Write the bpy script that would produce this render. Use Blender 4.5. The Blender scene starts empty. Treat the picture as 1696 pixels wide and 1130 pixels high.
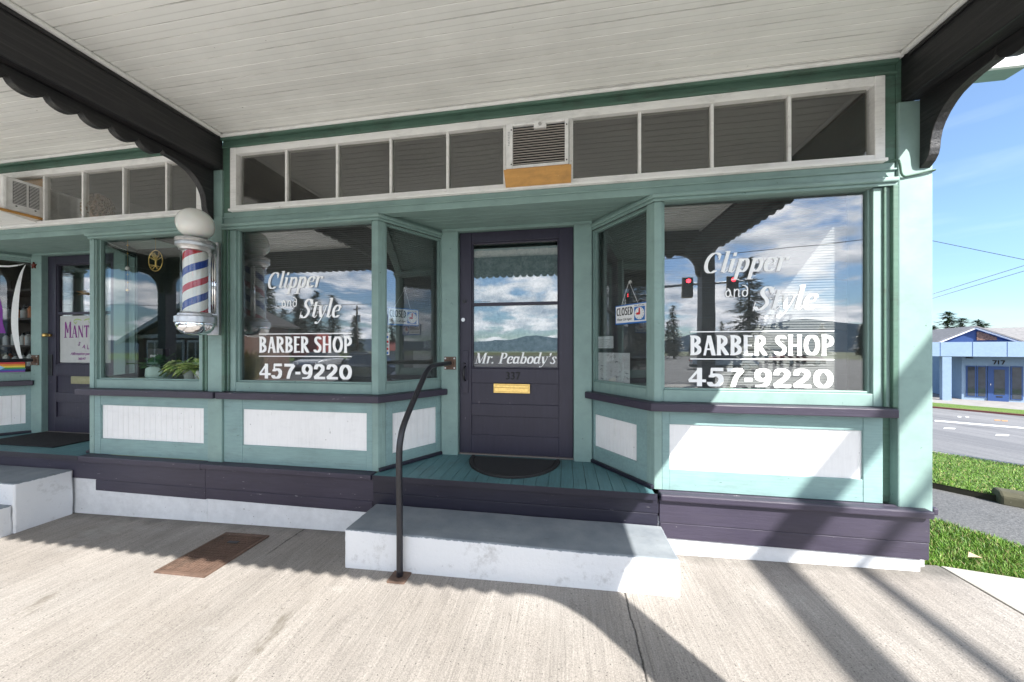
import bpy, bmesh, math, random
from mathutils import Vector, Matrix, geometry
R=math.radians
C=bpy.context.scene
COL=C.collection
random.seed(7)

# ---------------------------------------------------------------- materials
def nmat(name):
    m=bpy.data.materials.new(name); m.use_nodes=True
    nt=m.node_tree; b=nt.nodes['Principled BSDF']
    return m,nt,b
def N(nt,t,**kw):
    n=nt.nodes.new('ShaderNode'+t)
    for k,v in kw.items():
        if k.startswith('i_'):
            key=k[2:]; key=int(key) if key.isdigit() else key
            n.inputs[key].default_value=v
        else: setattr(n,k,v)
    return n
def lk(nt,a,b): nt.links.new(a,b)
def coord(nt,scale=(1,1,1),rot=(0,0,0)):
    tc=N(nt,'TexCoord'); mp=N(nt,'Mapping')
    mp.inputs['Scale'].default_value=scale; mp.inputs['Rotation'].default_value=rot
    lk(nt,tc.outputs['Object'],mp.inputs['Vector']); return mp.outputs['Vector']
def noise(nt,scale,detail=4,vec=None,rough=.6):
    n=N(nt,'TexNoise'); n.inputs['Scale'].default_value=scale; n.inputs['Detail'].default_value=detail
    n.inputs['Roughness'].default_value=rough
    lk(nt,vec if vec else coord(nt),n.inputs['Vector']); return n.outputs['Fac']
def ramp(nt,fac,stops):
    r=N(nt,'ValToRGB'); e=r.color_ramp.elements
    while len(e)<len(stops): e.new(.5)
    for i,(p,c) in enumerate(stops):
        e[i].position=p; e[i].color=(c,c,c,1) if isinstance(c,(int,float)) else (*c,1)
    lk(nt,fac,r.inputs['Fac']); return r.outputs['Color']
def mixc(nt,fac,a,b,mode='MIX'):
    m=N(nt,'Mix',data_type='RGBA',blend_type=mode)
    for s,v in ((m.inputs[0],fac),(m.inputs[6],a),(m.inputs[7],b)):
        if hasattr(v,'is_linked'): lk(nt,v,s)
        elif isinstance(v,(int,float)): s.default_value=v
        else: s.default_value=(*v,1)
    return m.outputs[2]
def bump(nt,b,h,strength=.3,dist=.01):
    n=N(nt,'Bump'); n.inputs['Strength'].default_value=strength; n.inputs['Distance'].default_value=dist
    lk(nt,h,n.inputs['Height']); lk(nt,n.outputs['Normal'],b.inputs['Normal']); return n
def mth(nt,op,a,b=0.0,c=None):
    m=N(nt,'Math',operation=op)
    for i,v in enumerate((a,b) if c is None else (a,b,c)):
        if hasattr(v,'is_linked'): lk(nt,v,m.inputs[i])
        else: m.inputs[i].default_value=v
    return m.outputs[0]
_pc={}
def paint(name,col,rough=.5,grain=(6,60,60),var=.25,chips=None,dirt=.0,bs=.25,spec=.4):
    """old brush paint on wood: tone drift, streaks along the grain, chips, dirt"""
    if name in _pc: return _pc[name]
    m,nt,b=nmat(name)
    big=noise(nt,1.7,5); st=noise(nt,1,5,coord(nt,grain),.65)
    f=mixc(nt,.5,ramp(nt,big,[(.3,1-var),(.7,1+var*.4)]),ramp(nt,st,[(.3,1-var),(.7,1+var*.4)]))
    c=mixc(nt,1,col,f,'MULTIPLY')
    if dirt:
        d=noise(nt,5.5,7,coord(nt,(1,1,2.2)),.7)
        c=mixc(nt,mth(nt,'MULTIPLY',ramp(nt,d,[(.52,0.),(.72,1.)]),dirt),c,(.05,.045,.035))
    if chips:
        ch=noise(nt,1,7,coord(nt,tuple(g*.9+7 for g in grain)),.72)
        c=mixc(nt,ramp(nt,ch,[(.665,0.),(.69,1.)]),c,chips)
        nh=N(nt,'TexVoronoi'); nh.inputs['Scale'].default_value=6.5; lk(nt,coord(nt),nh.inputs['Vector'])
        c=mixc(nt,ramp(nt,nh.outputs['Distance'],[(.018,.8),(.03,0.)]),c,(.03,.025,.02))
    lk(nt,c,b.inputs['Base Color'])
    b.inputs['Roughness'].default_value=rough; b.inputs['Specular IOR Level'].default_value=spec
    bump(nt,b,st,bs,.004)
    _pc[name]=m; return m
def plain(name,col,rough=.5,metal=0.,ns=30,var=.12,bs=.05,spec=.5):
    if name in _pc: return _pc[name]
    m,nt,b=nmat(name); n=noise(nt,ns,4)
    lk(nt,mixc(nt,1,col,ramp(nt,n,[(.3,1-var),(.7,1+var*.5)]),'MULTIPLY'),b.inputs['Base Color'])
    b.inputs['Roughness'].default_value=rough; b.inputs['Metallic'].default_value=metal
    b.inputs['Specular IOR Level'].default_value=spec
    if bs: bump(nt,b,n,bs,.003)
    _pc[name]=m; return m
def glass(name,r0=.075,tint=(.93,.95,.94),wav=.0,dust=0.):
    m,nt,b=nmat(name); nt.nodes.remove(b)
    lw=N(nt,'LayerWeight'); lw.inputs['Blend'].default_value=.5
    p=mth(nt,'POWER',lw.outputs['Facing'],5.0); f=mth(nt,'MULTIPLY_ADD',p,1-r0,r0)
    t=N(nt,'BsdfTransparent'); t.inputs['Color'].default_value=(*tint,1)
    g=N(nt,'BsdfGlossy'); g.inputs['Roughness'].default_value=0.0; g.inputs['Color'].default_value=(.97,.98,1,1)
    if wav:
        bp=N(nt,'Bump'); bp.inputs['Strength'].default_value=wav; bp.inputs['Distance'].default_value=.02
        lk(nt,noise(nt,2.2,1),bp.inputs['Height']); lk(nt,bp.outputs['Normal'],g.inputs['Normal'])
    mx=N(nt,'MixShader'); lk(nt,f,mx.inputs[0]); lk(nt,t.outputs[0],mx.inputs[1]); lk(nt,g.outputs[0],mx.inputs[2])
    if dust:
        df=N(nt,'BsdfDiffuse'); df.inputs['Color'].default_value=(.55,.54,.5,1); m2=N(nt,'MixShader')
        lk(nt,mth(nt,'MULTIPLY',ramp(nt,noise(nt,3.5,5,None,.7),[(.3,.6),(.7,1.4)]),dust),m2.inputs[0]); lk(nt,mx.outputs[0],m2.inputs[1]); lk(nt,df.outputs[0],m2.inputs[2]); mx=m2
    lk(nt,mx.outputs[0],nt.nodes['Material Output'].inputs['Surface']); return m

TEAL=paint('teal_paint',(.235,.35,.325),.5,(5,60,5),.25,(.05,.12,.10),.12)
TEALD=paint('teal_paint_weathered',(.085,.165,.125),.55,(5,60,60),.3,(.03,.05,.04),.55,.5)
TEALH=paint('teal_board_paint',(.225,.35,.345),.5,(5,60,60),.25,(.06,.12,.10),.18)
FLOORT=paint('teal_floor_paint',(.10,.215,.235),.5,(60,5,60),.35,(.08,.09,.10),.3,.4)
PURP=paint('purple_paint',(.044,.038,.060),.45,(5,60,60),.3,(.34,.32,.33),.1,.5)
PURPD=paint('dark_purple_paint',(.018,.017,.030),.42,(5,40,40),.3,(.20,.19,.20),.0,.4)
DOORP=paint('door_purple_paint',(.034,.031,.052),.42,(40,40,4),.3,(.17,.15,.17),.0,.35)
BLACK,_nt,_b=nmat('black_beam_paint')
_g=noise(_nt,1,6,coord(_nt,(60,1.6,60)),.72); _k=noise(_nt,3,6,None,.7)
_c=mixc(_nt,ramp(_nt,_g,[(.46,0.),(.72,1.)]),(.012,.0118,.014),(.042,.040,.040))
_c=mixc(_nt,ramp(_nt,_k,[(.55,0.),(.75,.5)]),_c,(.045,.043,.042))
_c=mixc(_nt,ramp(_nt,noise(_nt,1,7,coord(_nt,(34,7,34)),.78),[(.68,0.),(.71,.8)]),_c,(.12,.115,.11))
lk(_nt,_c,_b.inputs['Base Color']); _b.inputs['Roughness'].default_value=.42; bump(_nt,_b,_g,.9,.004)
WHITE=paint('white_panel_paint',(.84,.84,.84),.5,(60,60,5),.10,(.40,.40,.39),.07)
WHITEF=paint('white_frame_paint',(.86,.86,.84),.5,(6,60,60),.14,(.25,.24,.2),.22)
CREAM=paint('cream_ceiling_paint',(.84,.83,.775),.55,(3,50,50),.12,(.2,.18,.14),.08,.2)
FOUND=paint('white_foundation_paint',(.70,.71,.72),.7,(14,14,14),.2,(.3,.29,.27),.12,.7)
GLASS=glass('window_glass',.14,(.90,.92,.92),.03,.004)
GLASSW=glass('old_transom_glass',.10,(.72,.72,.69),.12,.05)
GLASST=glass('salon_transom_glass',.07,(.92,.92,.9),.1,.01)
GLASSC=glass('clear_showcase_glass',.055)
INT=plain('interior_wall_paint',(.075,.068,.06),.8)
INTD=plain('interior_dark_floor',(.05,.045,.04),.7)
VINYL=plain('white_vinyl_lettering',(.92,.93,.93),.45,0,40,.04,0)
STEELB=plain('dark_painted_steel',(.022,.022,.027),.35,.0,60,.3,.15)
RUST=paint('rusty_iron',(.15,.095,.07),.75,(25,25,25),.6,(.32,.25,.19),.45,.6)
CHROME=plain('chrome',(.82,.82,.83),.07,1.0,5,.04,0)
ALU=plain('cast_aluminium',(.55,.55,.55),.33,.9,40,.15,.1)
BRASS=plain('brass',(.78,.55,.20),.28,1.0,50,.2,.05)
ACW=plain('white_appliance_enamel',(.84,.84,.83),.4,0,15,.15,.03)
DARK=plain('dark_void',(.012,.012,.012),.8,0,10,.1,0)
BLACKP=plain('black_plastic',(.02,.02,.02),.45)
PAPER=plain('white_paper',(.82,.83,.84),.8,0,14,.06,0)
INK=plain('black_ink',(.02,.02,.025),.6)
INKG=plain('grey_ink',(.35,.36,.38),.7)
BLUEI=plain('blue_ink',(.02,.16,.52),.5)
REDI=plain('red_ink',(.60,.02,.03),.5)
PURI=plain('purple_vinyl',(.20,.015,.20),.45)
GREENI=plain('green_vinyl',(.30,.45,.10),.5)
# plywood under the AC
PLY=paint('bare_plywood',(.62,.33,.10),.6,(5,40,14),.3,(.8,.6,.3),.25,.2)
# ---------------------------------------------------------------- mesh builder
class MB:
    def __init__(s,tf=None): s.bm=bmesh.new(); s.tf=tf; s.mi=0
    def v(s,p):
        p=s.tf(*p) if s.tf else p
        return s.bm.verts.new(p)
    def face(s,vs):
        try:
            f=s.bm.faces.new(vs); f.material_index=s.mi; return f
        except ValueError: return None
    def box(s,x0,x1,y0,y1,z0,z1):
        q=[s.v((x,y,z)) for z in (z0,z1) for y in (y0,y1) for x in (x0,x1)]
        for a in ((0,2,3,1),(4,5,7,6),(0,1,5,4),(2,6,7,3),(0,4,6,2),(1,3,7,5)): s.face([q[i] for i in a])
        return s
    def prism(s,poly,a0,a1,axis='z'):
        """poly in the two other axes, extruded along axis"""
        def mk(p,a):
            return {'z':(p[0],p[1],a),'x':(a,p[0],p[1]),'y':(p[0],a,p[1])}[axis]
        A=[s.v(mk(p,a0)) for p in poly]; B=[s.v(mk(p,a1)) for p in poly]; n=len(poly)
        s.face(A[::-1]); s.face(B)
        for i in range(n): s.face([A[i],A[(i+1)%n],B[(i+1)%n],B[i]])
        return s
    def strip_prism(s,top,bot,a0,a1,axis='x'):
        """closed plate between two matched polylines, made of quads (safe for concave outlines)"""
        def mk(p,a): return {'z':(p[0],p[1],a),'x':(a,p[0],p[1]),'y':(p[0],a,p[1])}[axis]
        T0=[s.v(mk(p,a0)) for p in top];T1=[s.v(mk(p,a1)) for p in top]
        B0=[s.v(mk(p,a0)) for p in bot];B1=[s.v(mk(p,a1)) for p in bot]
        for i in range(len(top)-1):
            s.face([T0[i],T0[i+1],B0[i+1],B0[i]]); s.face([T1[i],B1[i],B1[i+1],T1[i+1]])
            s.face([T0[i],T1[i],T1[i+1],T0[i+1]]); s.face([B0[i],B0[i+1],B1[i+1],B1[i]])
        s.face([T0[0],B0[0],B1[0],T1[0]]); s.face([T0[-1],T1[-1],B1[-1],B0[-1]])
        return s
    def tube(s,pts,r,n=10,cap=True):
        pts=[Vector(p) for p in pts]; rings=[]
        rr=r if isinstance(r,(list,tuple)) else [r]*len(pts)
        up=None
        for i,p in enumerate(pts):
            d=(pts[min(i+1,len(pts)-1)]-pts[max(i-1,0)]).normalized()
            if up is None:
                up=d.orthogonal().normalized()
            up=(up-d*up.dot(d))
            up=up.normalized() if up.length>1e-6 else d.orthogonal().normalized()
            w=d.cross(up)
            rings.append([s.v(p+(up*math.cos(2*math.pi*k/n)+w*math.sin(2*math.pi*k/n))*rr[i]) for k in range(n)])
        for a,b in zip(rings,rings[1:]):
            for k in range(n): s.face([a[k],a[(k+1)%n],b[(k+1)%n],b[k]])
        if cap: s.face(rings[0][::-1]); s.face(rings[-1])
        return s
    def lathe(s,prof,c=(0,0,0),n=28):
        rings=[]
        for r,z in prof:
            if r<1e-5: rings.append([s.v((c[0],c[1],c[2]+z))])
            else: rings.append([s.v((c[0]+r*math.cos(2*math.pi*k/n),c[1]+r*math.sin(2*math.pi*k/n),c[2]+z)) for k in range(n)])
        for a,b in zip(rings,rings[1:]):
            for k in range(n):
                k2=(k+1)%n
                if len(a)==1 and len(b)==1: continue
                if len(a)==1: s.face([a[0],b[k2],b[k]])
                elif len(b)==1: s.face([a[k],a[k2],b[0]])
                else: s.face([a[k],a[k2],b[k2],b[k]])
        return s
    def sheet(s,pts):
        s.face([s.v(p) for p in pts]); return s
    def bead(s,x0,x1,y0,y1,z,pitch=.085,axis='x',gw=.006,gd=.005,plane='z'):
        """tongue-and-groove boards: one corrugated sheet"""
        prof=[]; y=y0
        k=0
        while y<y1-1e-4:
            e=min(y+pitch,y1); g=gw*(1.0 if k%2 else .6)
            prof+= [(y,gd if k else 0),(y+g*.5,0),(e-g*.5,0)]
            y=e;k+=1
        prof.append((y1,0))
        def mk(a,p):
            if plane=='z': return (a,p[0],z+p[1]) if axis=='x' else (p[0],a,z+p[1])
            return (p[0],z+p[1],a)   # vertical boards on a wall plane
        A=[s.v(mk(x0,p)) for p in prof];B=[s.v(mk(x1,p)) for p in prof]
        for i in range(len(prof)-1): s.face([A[i],A[i+1],B[i+1],B[i]])
        return s
    def build(s,name,mat,parent=None,bevel=0,smooth=False,recalc=True,label=None,auto=None):
        if recalc: bmesh.ops.recalc_face_normals(s.bm,faces=s.bm.faces)
        me=bpy.data.meshes.new(name); s.bm.to_mesh(me); s.bm.free()
        for mm in (mat if isinstance(mat,(list,tuple)) else [mat]): me.materials.append(mm)
        if smooth:
            me.polygons.foreach_set('use_smooth',[True]*len(me.polygons))
            if auto: me.set_sharp_from_angle(angle=R(auto))
        o=bpy.data.objects.new(name,me); COL.objects.link(o)
        if bevel:
            b=o.modifiers.new('edge','BEVEL'); b.width=bevel; b.segments=2; b.limit_method='ANGLE'; b.angle_limit=R(40)
        if label: o['label']=label
        if parent: par(o,parent)
        return o
def base_of(p):
    t=Vector((0,0,0))
    while p: t+=Vector(p.location); p=p.parent
    return t
_abs={}
def par(o,p):
    o.parent=p
    o.matrix_parent_inverse=Matrix.Translation(-_abs.get(p.name,Vector((0,0,0))))
def empty(name,loc=(0,0,0)):
    o=bpy.data.objects.new(name,None); COL.objects.link(o); o.location=loc; o.empty_display_size=.2
    _abs[o.name]=Vector(loc); return o
def tag(o,label=None,cat=None,group=None,kind=None):
    if label: o['label']=label
    if cat: o['category']=cat
    if group: o['group']=group
    if kind: o['kind']=kind
    return o
def thing(name,label,cat,loc=(0,0,0),group=None): return tag(empty(name,loc),label,cat,group)
def copy_tree(o,loc=None,rz=0,label=None,scale=None):
    def rec(a,p):
        c=a.copy(); COL.objects.link(c)
        if p: c.parent=p; c.matrix_parent_inverse=a.matrix_parent_inverse.copy()
        for ch in list(a.children): rec(ch,c)
        return c
    r=rec(o,None)
    if loc is not None: r.location=loc
    r.rotation_euler=(0,0,rz)
    if scale: r.scale=(scale,)*3
    if label: r['label']=label
    return r
# ---------------------------------------------------------------- lettering
def el(cx,cy,rx,ry,a0,a1,n=14):
    return [(cx+rx*math.cos(R(a0+(a1-a0)*i/n)),cy+ry*math.sin(R(a0+(a1-a0)*i/n))) for i in range(n+1)]
def sp(pts,n=5):
    """catmull-rom through points"""
    P=[pts[0]]+list(pts)+[pts[-1]]; out=[]
    for i in range(1,len(P)-2):
        for k in range(n):
            t=k/n; q=[]
            for j in range(len(pts[0])):
                p0,p1,p2,p3=P[i-1][j],P[i][j],P[i+1][j],P[i+2][j]
                q.append(.5*(2*p1+(p2-p0)*t+(2*p0-5*p1+4*p2-p3)*t*t+(3*p1-p0-3*p2+p3)*t**3))
            out.append(tuple(q))
    out.append(tuple(pts[-1])); return out
def hull(pts):
    pts=sorted(set((round(x,6),round(y,6)) for x,y in pts))
    if len(pts)<3: return pts
    def half(ps):
        h=[]
        for p in ps:
            while len(h)>1 and (h[-1][0]-h[-2][0])*(p[1]-h[-2][1])-(h[-1][1]-h[-2][1])*(p[0]-h[-2][0])<=1e-12: h.pop()
            h.append(p)
        return h
    a=half(pts);b=half(pts[::-1]); return a[:-1]+b[:-1]
# each glyph: (advance, [ (nib w, nib h, points), ...]); None nib = style default
def G_script(ch):
    W,H=.135,.022; hl=(.03,.022); s=[]
    def S(p,n=(W,H)): s.append((n[0],n[1],p))
    if ch=='C': S(el(.36,.36,.25,.36,52,308,20)); S([(.56,.64),(.55,.47)],(.05,.02)); S([(.53,.55),(.53,.62)],(.10,.02)); return .68,s
    if ch=='l': S([(.13,.03),(.13,.76)]); S([(.02,.75),(.13,.76)],hl); S(sp([(.13,.05),(.2,0),(.29,.1)]),hl); return .27,s
    if ch=='i': S([(.13,.03),(.13,.47)]); S([(.02,.46),(.13,.48)],hl); S(sp([(.13,.05),(.2,0),(.29,.1)]),hl); S([(.14,.6),(.14,.68)],(.12,.05)); return .28,s
    if ch=='p': S([(.13,-.25),(.13,.47)]); S([(.02,.46),(.13,.48)],hl); S([(.0,-.26),(.26,-.26)],(.03,.025)); S(el(.28,.24,.14,.235,-140,140)); return .50,s
    if ch=='e': S(el(.26,.24,.17,.24,38,318,18)); S(el(.28,.36,.1,.12,-60,80,8),(.07,.02)); S([(.12,.23),(.38,.27)],hl); return .46,s
    if ch=='r': S([(.13,0),(.13,.47)]); S([(.02,.46),(.13,.48)],hl); S(sp([(.15,.3),(.24,.46),(.34,.46)]),hl); S([(.34,.42),(.35,.42)],(.11,.10)); return .40,s
    if ch=='S': S(sp([(.55,.56),(.45,.71),(.3,.73),(.2,.6),(.28,.46),(.42,.34),(.47,.2),(.36,.04),(.22,.0),(.1,.1)],6),(.13,.03)); S([(.56,.72),(.55,.5)],(.03,.02)); S([(.07,.24),(.07,-.02)],(.03,.02)); return .62,s
    if ch=='t': S([(.14,.05),(.14,.62)]); S([(.0,.48),(.3,.48)],(.03,.03)); S(sp([(.14,.06),(.22,0),(.31,.1)]),hl); return .30,s
    if ch=='y': S(sp([(.1,.47),(.14,.3),(.24,.03)])); S([(.0,.47),(.2,.47)],hl); S(sp([(.42,.47),(.36,.2),(.22,-.12),(.1,-.24),(.02,-.2)]),(.035,.025)); S([(.33,.47),(.47,.47)],hl); S([(.04,-.2),(.05,-.2)],(.1,.08)); return .47,s
    if ch=='M': S([(.12,0),(.12,.72)],(.03,.02)); S([(.12,.72),(.38,.04)],(.15,.02)); S([(.38,.0),(.64,.72)],(.03,.02)); S([(.68,.0),(.68,.72)],(.15,.02)); S([(.03,.0),(.24,.0)],hl); S([(.56,.0),(.82,.0)],hl); S([(.02,.72),(.14,.72)],hl); S([(.64,.72),(.82,.72)],hl); return .86,s
    if ch=='P': S([(.16,0),(.16,.72)],(.15,.02)); S(el(.3,.53,.18,.185,-110,110),(.13,.025)); S([(.03,0),(.3,0)],hl); S([(.03,.72),(.3,.72)],hl); return .58,s
    if ch=='a': S(el(.2,.24,.13,.235,40,320)); S([(.38,.04),(.38,.46)]); S(sp([(.38,.05),(.45,0),(.53,.1)]),hl); return .52,s
    if ch=='b': S([(.12,.02),(.12,.76)]); S([(.0,.75),(.12,.76)],hl); S(el(.28,.24,.14,.235,-140,140)); return .50,s
    if ch=='o': S(el(.26,.24,.17,.235,0,360,22)); return .50,s
    if ch=='d': S(el(.2,.24,.13,.235,40,320)); S([(.38,.04),(.38,.76)]); S([(.26,.75),(.38,.76)],hl); S(sp([(.38,.05),(.45,0),(.53,.1)]),hl); return .52,s
    if ch=='s': S(sp([(.36,.37),(.3,.46),(.19,.46),(.13,.38),(.24,.26),(.33,.13),(.24,.02),(.13,.01),(.05,.1)]),(.10,.025)); return .43,s
    if ch=='.': S([(.1,.04),(.11,.04)],(.12,.10)); return .24,s
    if ch=="'": S([(.12,.62),(.13,.68)],(.12,.09)); S(sp([(.16,.64),(.14,.54),(.08,.49)]),(.04,.03)); return .22,s
    return .3,s
def G_uncial(ch):
    W,H=.075,.045; s=[]
    def S(p,n=(W,H)): s.append((n[0],n[1],p))
    if ch=='a': S(el(.2,.2,.15,.19,0,360,18)); S(sp([(.16,.5),(.3,.38),(.38,.1),(.46,.02)])); return .52,s
    if ch=='n': S([(.08,0),(.08,.46)]); S(sp([(.1,.34),(.24,.46),(.36,.36),(.36,.06),(.44,.0)])); return .54,s
    if ch=='d': S(el(.22,.2,.16,.19,0,360,18)); S(sp([(.38,.2),(.36,.5),(.2,.66),(.06,.68)])); return .5,s
    return .3,s
def G_sans(ch):
    W,H=.16,.085; s=[]
    def S(p,n=(W,H)): s.append((n[0],n[1],p))
    st=lambda x:(S([(x,.03),(x,.97)]),S([(x,.0),(x,.04)],(W*1.22,.03)),S([(x,.96),(x,1.0)],(W*1.22,.03)))
    if ch=='B': st(.12); S(el(.14,.745,.25,.22,-90,90)); S(el(.14,.27,.28,.235,-90,90)); return .54,s
    if ch=='A': S([(.1,0),(.27,.98)],(.10,.04)); S([(.29,.98),(.48,0)],(.17,.04)); S([(.16,.3),(.42,.3)],(.05,.09)); return .58,s
    if ch=='R': st(.12); S(el(.14,.72,.26,.245,-90,90)); S([(.22,.46),(.46,.02)],(.17,.05)); return .57,s
    if ch=='E': st(.12); S([(.12,.955),(.38,.955)],(.05,.10)); S([(.12,.5),(.34,.5)],(.05,.09)); S([(.12,.045),(.4,.045)],(.05,.10)); return .45,s
    if ch=='S': S(sp([(.4,.86),(.3,.95),(.16,.9),(.11,.74),(.22,.56),(.36,.42),(.4,.24),(.3,.07),(.17,.05),(.06,.14)],6),(.15,.09)); return .52,s
    if ch=='H': st(.12); st(.47); S([(.12,.5),(.47,.5)],(.05,.10)); return .62,s
    if ch=='O': S(el(.33,.5,.23,.455,0,360,26)); return .68,s
    if ch=='P': st(.12); S(el(.14,.70,.28,.26,-90,90)); return .52,s
    if ch=='C': S(el(.32,.5,.22,.455,55,305,22)); return .56,s
    if ch=='L': st(.12); S([(.12,.045),(.4,.045)],(.05,.10)); return .44,s
    if ch=='D': st(.12); S(el(.14,.5,.30,.455,-90,90)); return .56,s
    return .26,s
def G_num(ch):
    W,H=.22,.075; s=[]
    def S(p,n=(W,H)): s.append((n[0],n[1],p))
    if ch=='4': S([(.52,.02),(.52,.68)]); S([(.52,.68),(.08,.22)],(.09,.05)); S([(.08,.2),(.78,.2)],(.05,.11)); return .86,s
    if ch=='5': S([(.2,.66),(.66,.66)],(.06,.13)); S([(.2,.68),(.17,.38)],(.10,.05)); S(sp([(.17,.38),(.38,.46),(.56,.36),(.58,.2),(.44,.04),(.2,.03),(.1,.12)],6)); return .78,s
    if ch=='7': S([(.1,.65),(.68,.65)],(.06,.14)); S(sp([(.68,.62),(.45,.36),(.32,.02)]),(.20,.06)); return .74,s
    if ch=='-': S([(.08,.27),(.36,.27)],(.05,.13)); return .44,s
    if ch=='9': S(el(.38,.46,.24,.21,0,360,22)); S(sp([(.62,.46),(.6,.25),(.45,.06),(.16,.03)]),(.2,.07)); return .78,s
    if ch=='2': S(sp([(.14,.5),(.22,.64),(.42,.67),(.6,.54),(.52,.36),(.3,.2),(.14,.08)],6)); S([(.08,.05),(.72,.05)],(.05,.12)); return .80,s
    if ch=='0': S(el(.42,.345,.28,.31,0,360,24)); return .84,s
    return .4,s
def glyph_polys(text,font,shear=0.):
    x=0; polys=[]
    for ch in text:
        adv,st=font(ch)
        for w,h,pts in st:
            for (ax,ay),(bx,by) in zip(pts,pts[1:]):
                q=[(px+sx*w/2,py+sy*h/2) for px,py in ((ax,ay),(bx,by)) for sx in(-1,1) for sy in(-1,1)]
                polys.append([(x+px+shear*py,py) for px,py in hull(q)])
        x+=adv
    return polys,x
def letter(mb,text,font,x0,x1,z0,zs,y,shear=0.,arc=None):
    """lay text as one welded sheet between x0..x1, baseline z0, scale zs, on plane y (in mb's frame)"""
    polys,_=glyph_polys(text,font,shear)
    xs=[p[0] for q in polys for p in q]; mn,mx=min(xs),max(xs); k=(x1-x0)/(mx-mn)
    vs=[];fs=[]
    for q in polys:
        b=len(vs); vs+= [Vector((x0+(px-mn)*k,py*zs)) for px,py in q]; fs.append(list(range(b,b+len(q))))
    ov,oe,of,_,_,orig=geometry.delaunay_2d_cdt(vs,[],fs,0,1e-6)
    V={}
    for f,og in zip(of,orig):
        if not og: continue
        vv=[]
        for i in f:
            if i not in V: V[i]=mb.v((ov[i].x,y,z0+ov[i].y))
            vv.append(V[i])
        mb.face(vv)
def text_mesh(name,body,size,mat,parent,tf,bold=0.,shear=0.,xs=1.,align='LEFT',extrude=0.):
    """small print: built-in font turned into a mesh; tf maps (x,y,z) local text coords to world"""
    cu=bpy.data.curves.new(name,'FONT'); cu.body=body; cu.size=size; cu.align_x=align; cu.offset=bold*size; cu.shear=shear
    cu.resolution_u=3; cu.extrude=extrude
    t=bpy.data.objects.new(name,cu); COL.objects.link(t)
    dg=bpy.context.evaluated_depsgraph_get(); me=bpy.data.meshes.new_from_object(t.evaluated_get(dg))
    bpy.data.objects.remove(t)
    for v in me.vertices: v.co=tf(v.co.x*xs,v.co.y,v.co.z)
    me.materials.clear(); me.materials.append(mat); me.name=name
    o=bpy.data.objects.new(name,me); COL.objects.link(o)
    if parent: par(o,parent)
    return o
# ---------------------------------------------------------------- frames
def seg(A,B,into):
    A=Vector(A);B=Vector(B);t=(B-A);L=t.length;t/=L
    n=Vector((-t.y,t.x))
    if n.dot(Vector(into))<0: n=-n
    return (lambda s,d,z:(A.x+t.x*s+n.x*d,A.y+t.y*s+n.y*d,z)),L
def frontf(s,d,z): return (s,2.5+d,z)
HZ=2.10   # underside of the header beam over the windows
def frame_mb(tf,s0,s1,z0,z1,g0,g1,h0,h1,d0=.006,d1=.07):
    m=MB(tf)
    m.box(s0,g0,d0,d1,z0,z1); m.box(g1,s1,d0,d1,z0,z1)
    m.box(g0,g1,d0+.002,d1,z0,h0); m.box(g0,g1,d0+.002,d1,h1,z1)
    # inner stop bead
    w=.014
    m.box(g0,g0+w,d0+.022,d1-.012,h0,h1); m.box(g1-w,g1,d0+.022,d1-.012,h0,h1)
    m.box(g0+w,g1-w,d0+.022,d1-.012,h0,h0+w); m.box(g0+w,g1-w,d0+.022,d1-.012,h1-w,h1)
    return m
def shop_window(root,tf,s0,s1,z0,z1,g0,g1,h0,h1,mat=TEAL,gm=None,d=.006):
    gm=gm or (GLASSC if root.name.startswith('hair') else GLASS)
    w=frame_mb(tf,s0,s1,z0,z1,g0,g1,h0,h1,d).build('window',mat,root,bevel=.004)
    p=MB(tf); p.box(g0+.005,g1-.005,.046,.051,h0+.005,h1-.005); p.build('pane',gm,w)
    return w
def bulkhead(root,tf,s0,s1,p0,p1,z0,z1,beaded):
    m=MB(tf)
    m.box(s0,p0,0,.05,0,.567); m.box(p1,s1,0,.05,0,.567)
    m.box(p0,p1,.002,.05,0,z0); m.box(p0,p1,.002,.05,z1,.567)
    b=m.build('bulkhead',TEALH,root,bevel=.003)
    q=MB(tf)
    if beaded: q.bead(z0-.004,z1+.004,p0-.004,p1+.004,.018,.062,gw=.005,gd=.005,plane='w')
    else: q.box(p0-.004,p1+.004,.014,.03,z0-.004,z1+.004)
    q.build('panel',WHITE,b,bevel=0)
    return b
def offc(A,B,Cc,k):
    """outward offset of the plan corner A-B-C by k (front faces -y side)"""
    A,B,Cc=map(Vector,(A,B,Cc))
    def nrm(p,q):
        t=(q-p).normalized(); n=Vector((t.y,-t.x)); return n
    n1=nrm(A,B);n2=nrm(B,Cc)
    b=(n1+n2).normalized(); return B+b*(k/b.dot(n1))
def plan_strip(line,k0,k1):
    """polygon between offsets k0,k1 of an open plan polyline (left-to-right)"""
    L=[Vector(p) for p in line]; res=[]
    for k in (k0,k1):
        row=[]
        for i,p in enumerate(L):
            if 0<i<len(L)-1: row.append(offc(L[i-1],p,L[i+1],k))
            else:
                q,r=(L[0],L[1]) if i==0 else (L[-2],L[-1]); t=(r-q).normalized(); row.append(p+Vector((t.y,-t.x))*k)
        res.append([tuple(v) for v in row])
    return res
def strip_obj(name,line,k0,k1,z0,z1,mat,root,bevel=.004):
    a,b=plan_strip(line,k0,k1); m=MB(); m.strip_prism(a,b,z0,z1,'z'); return m.build(name,mat,root,bevel=bevel)

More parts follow.
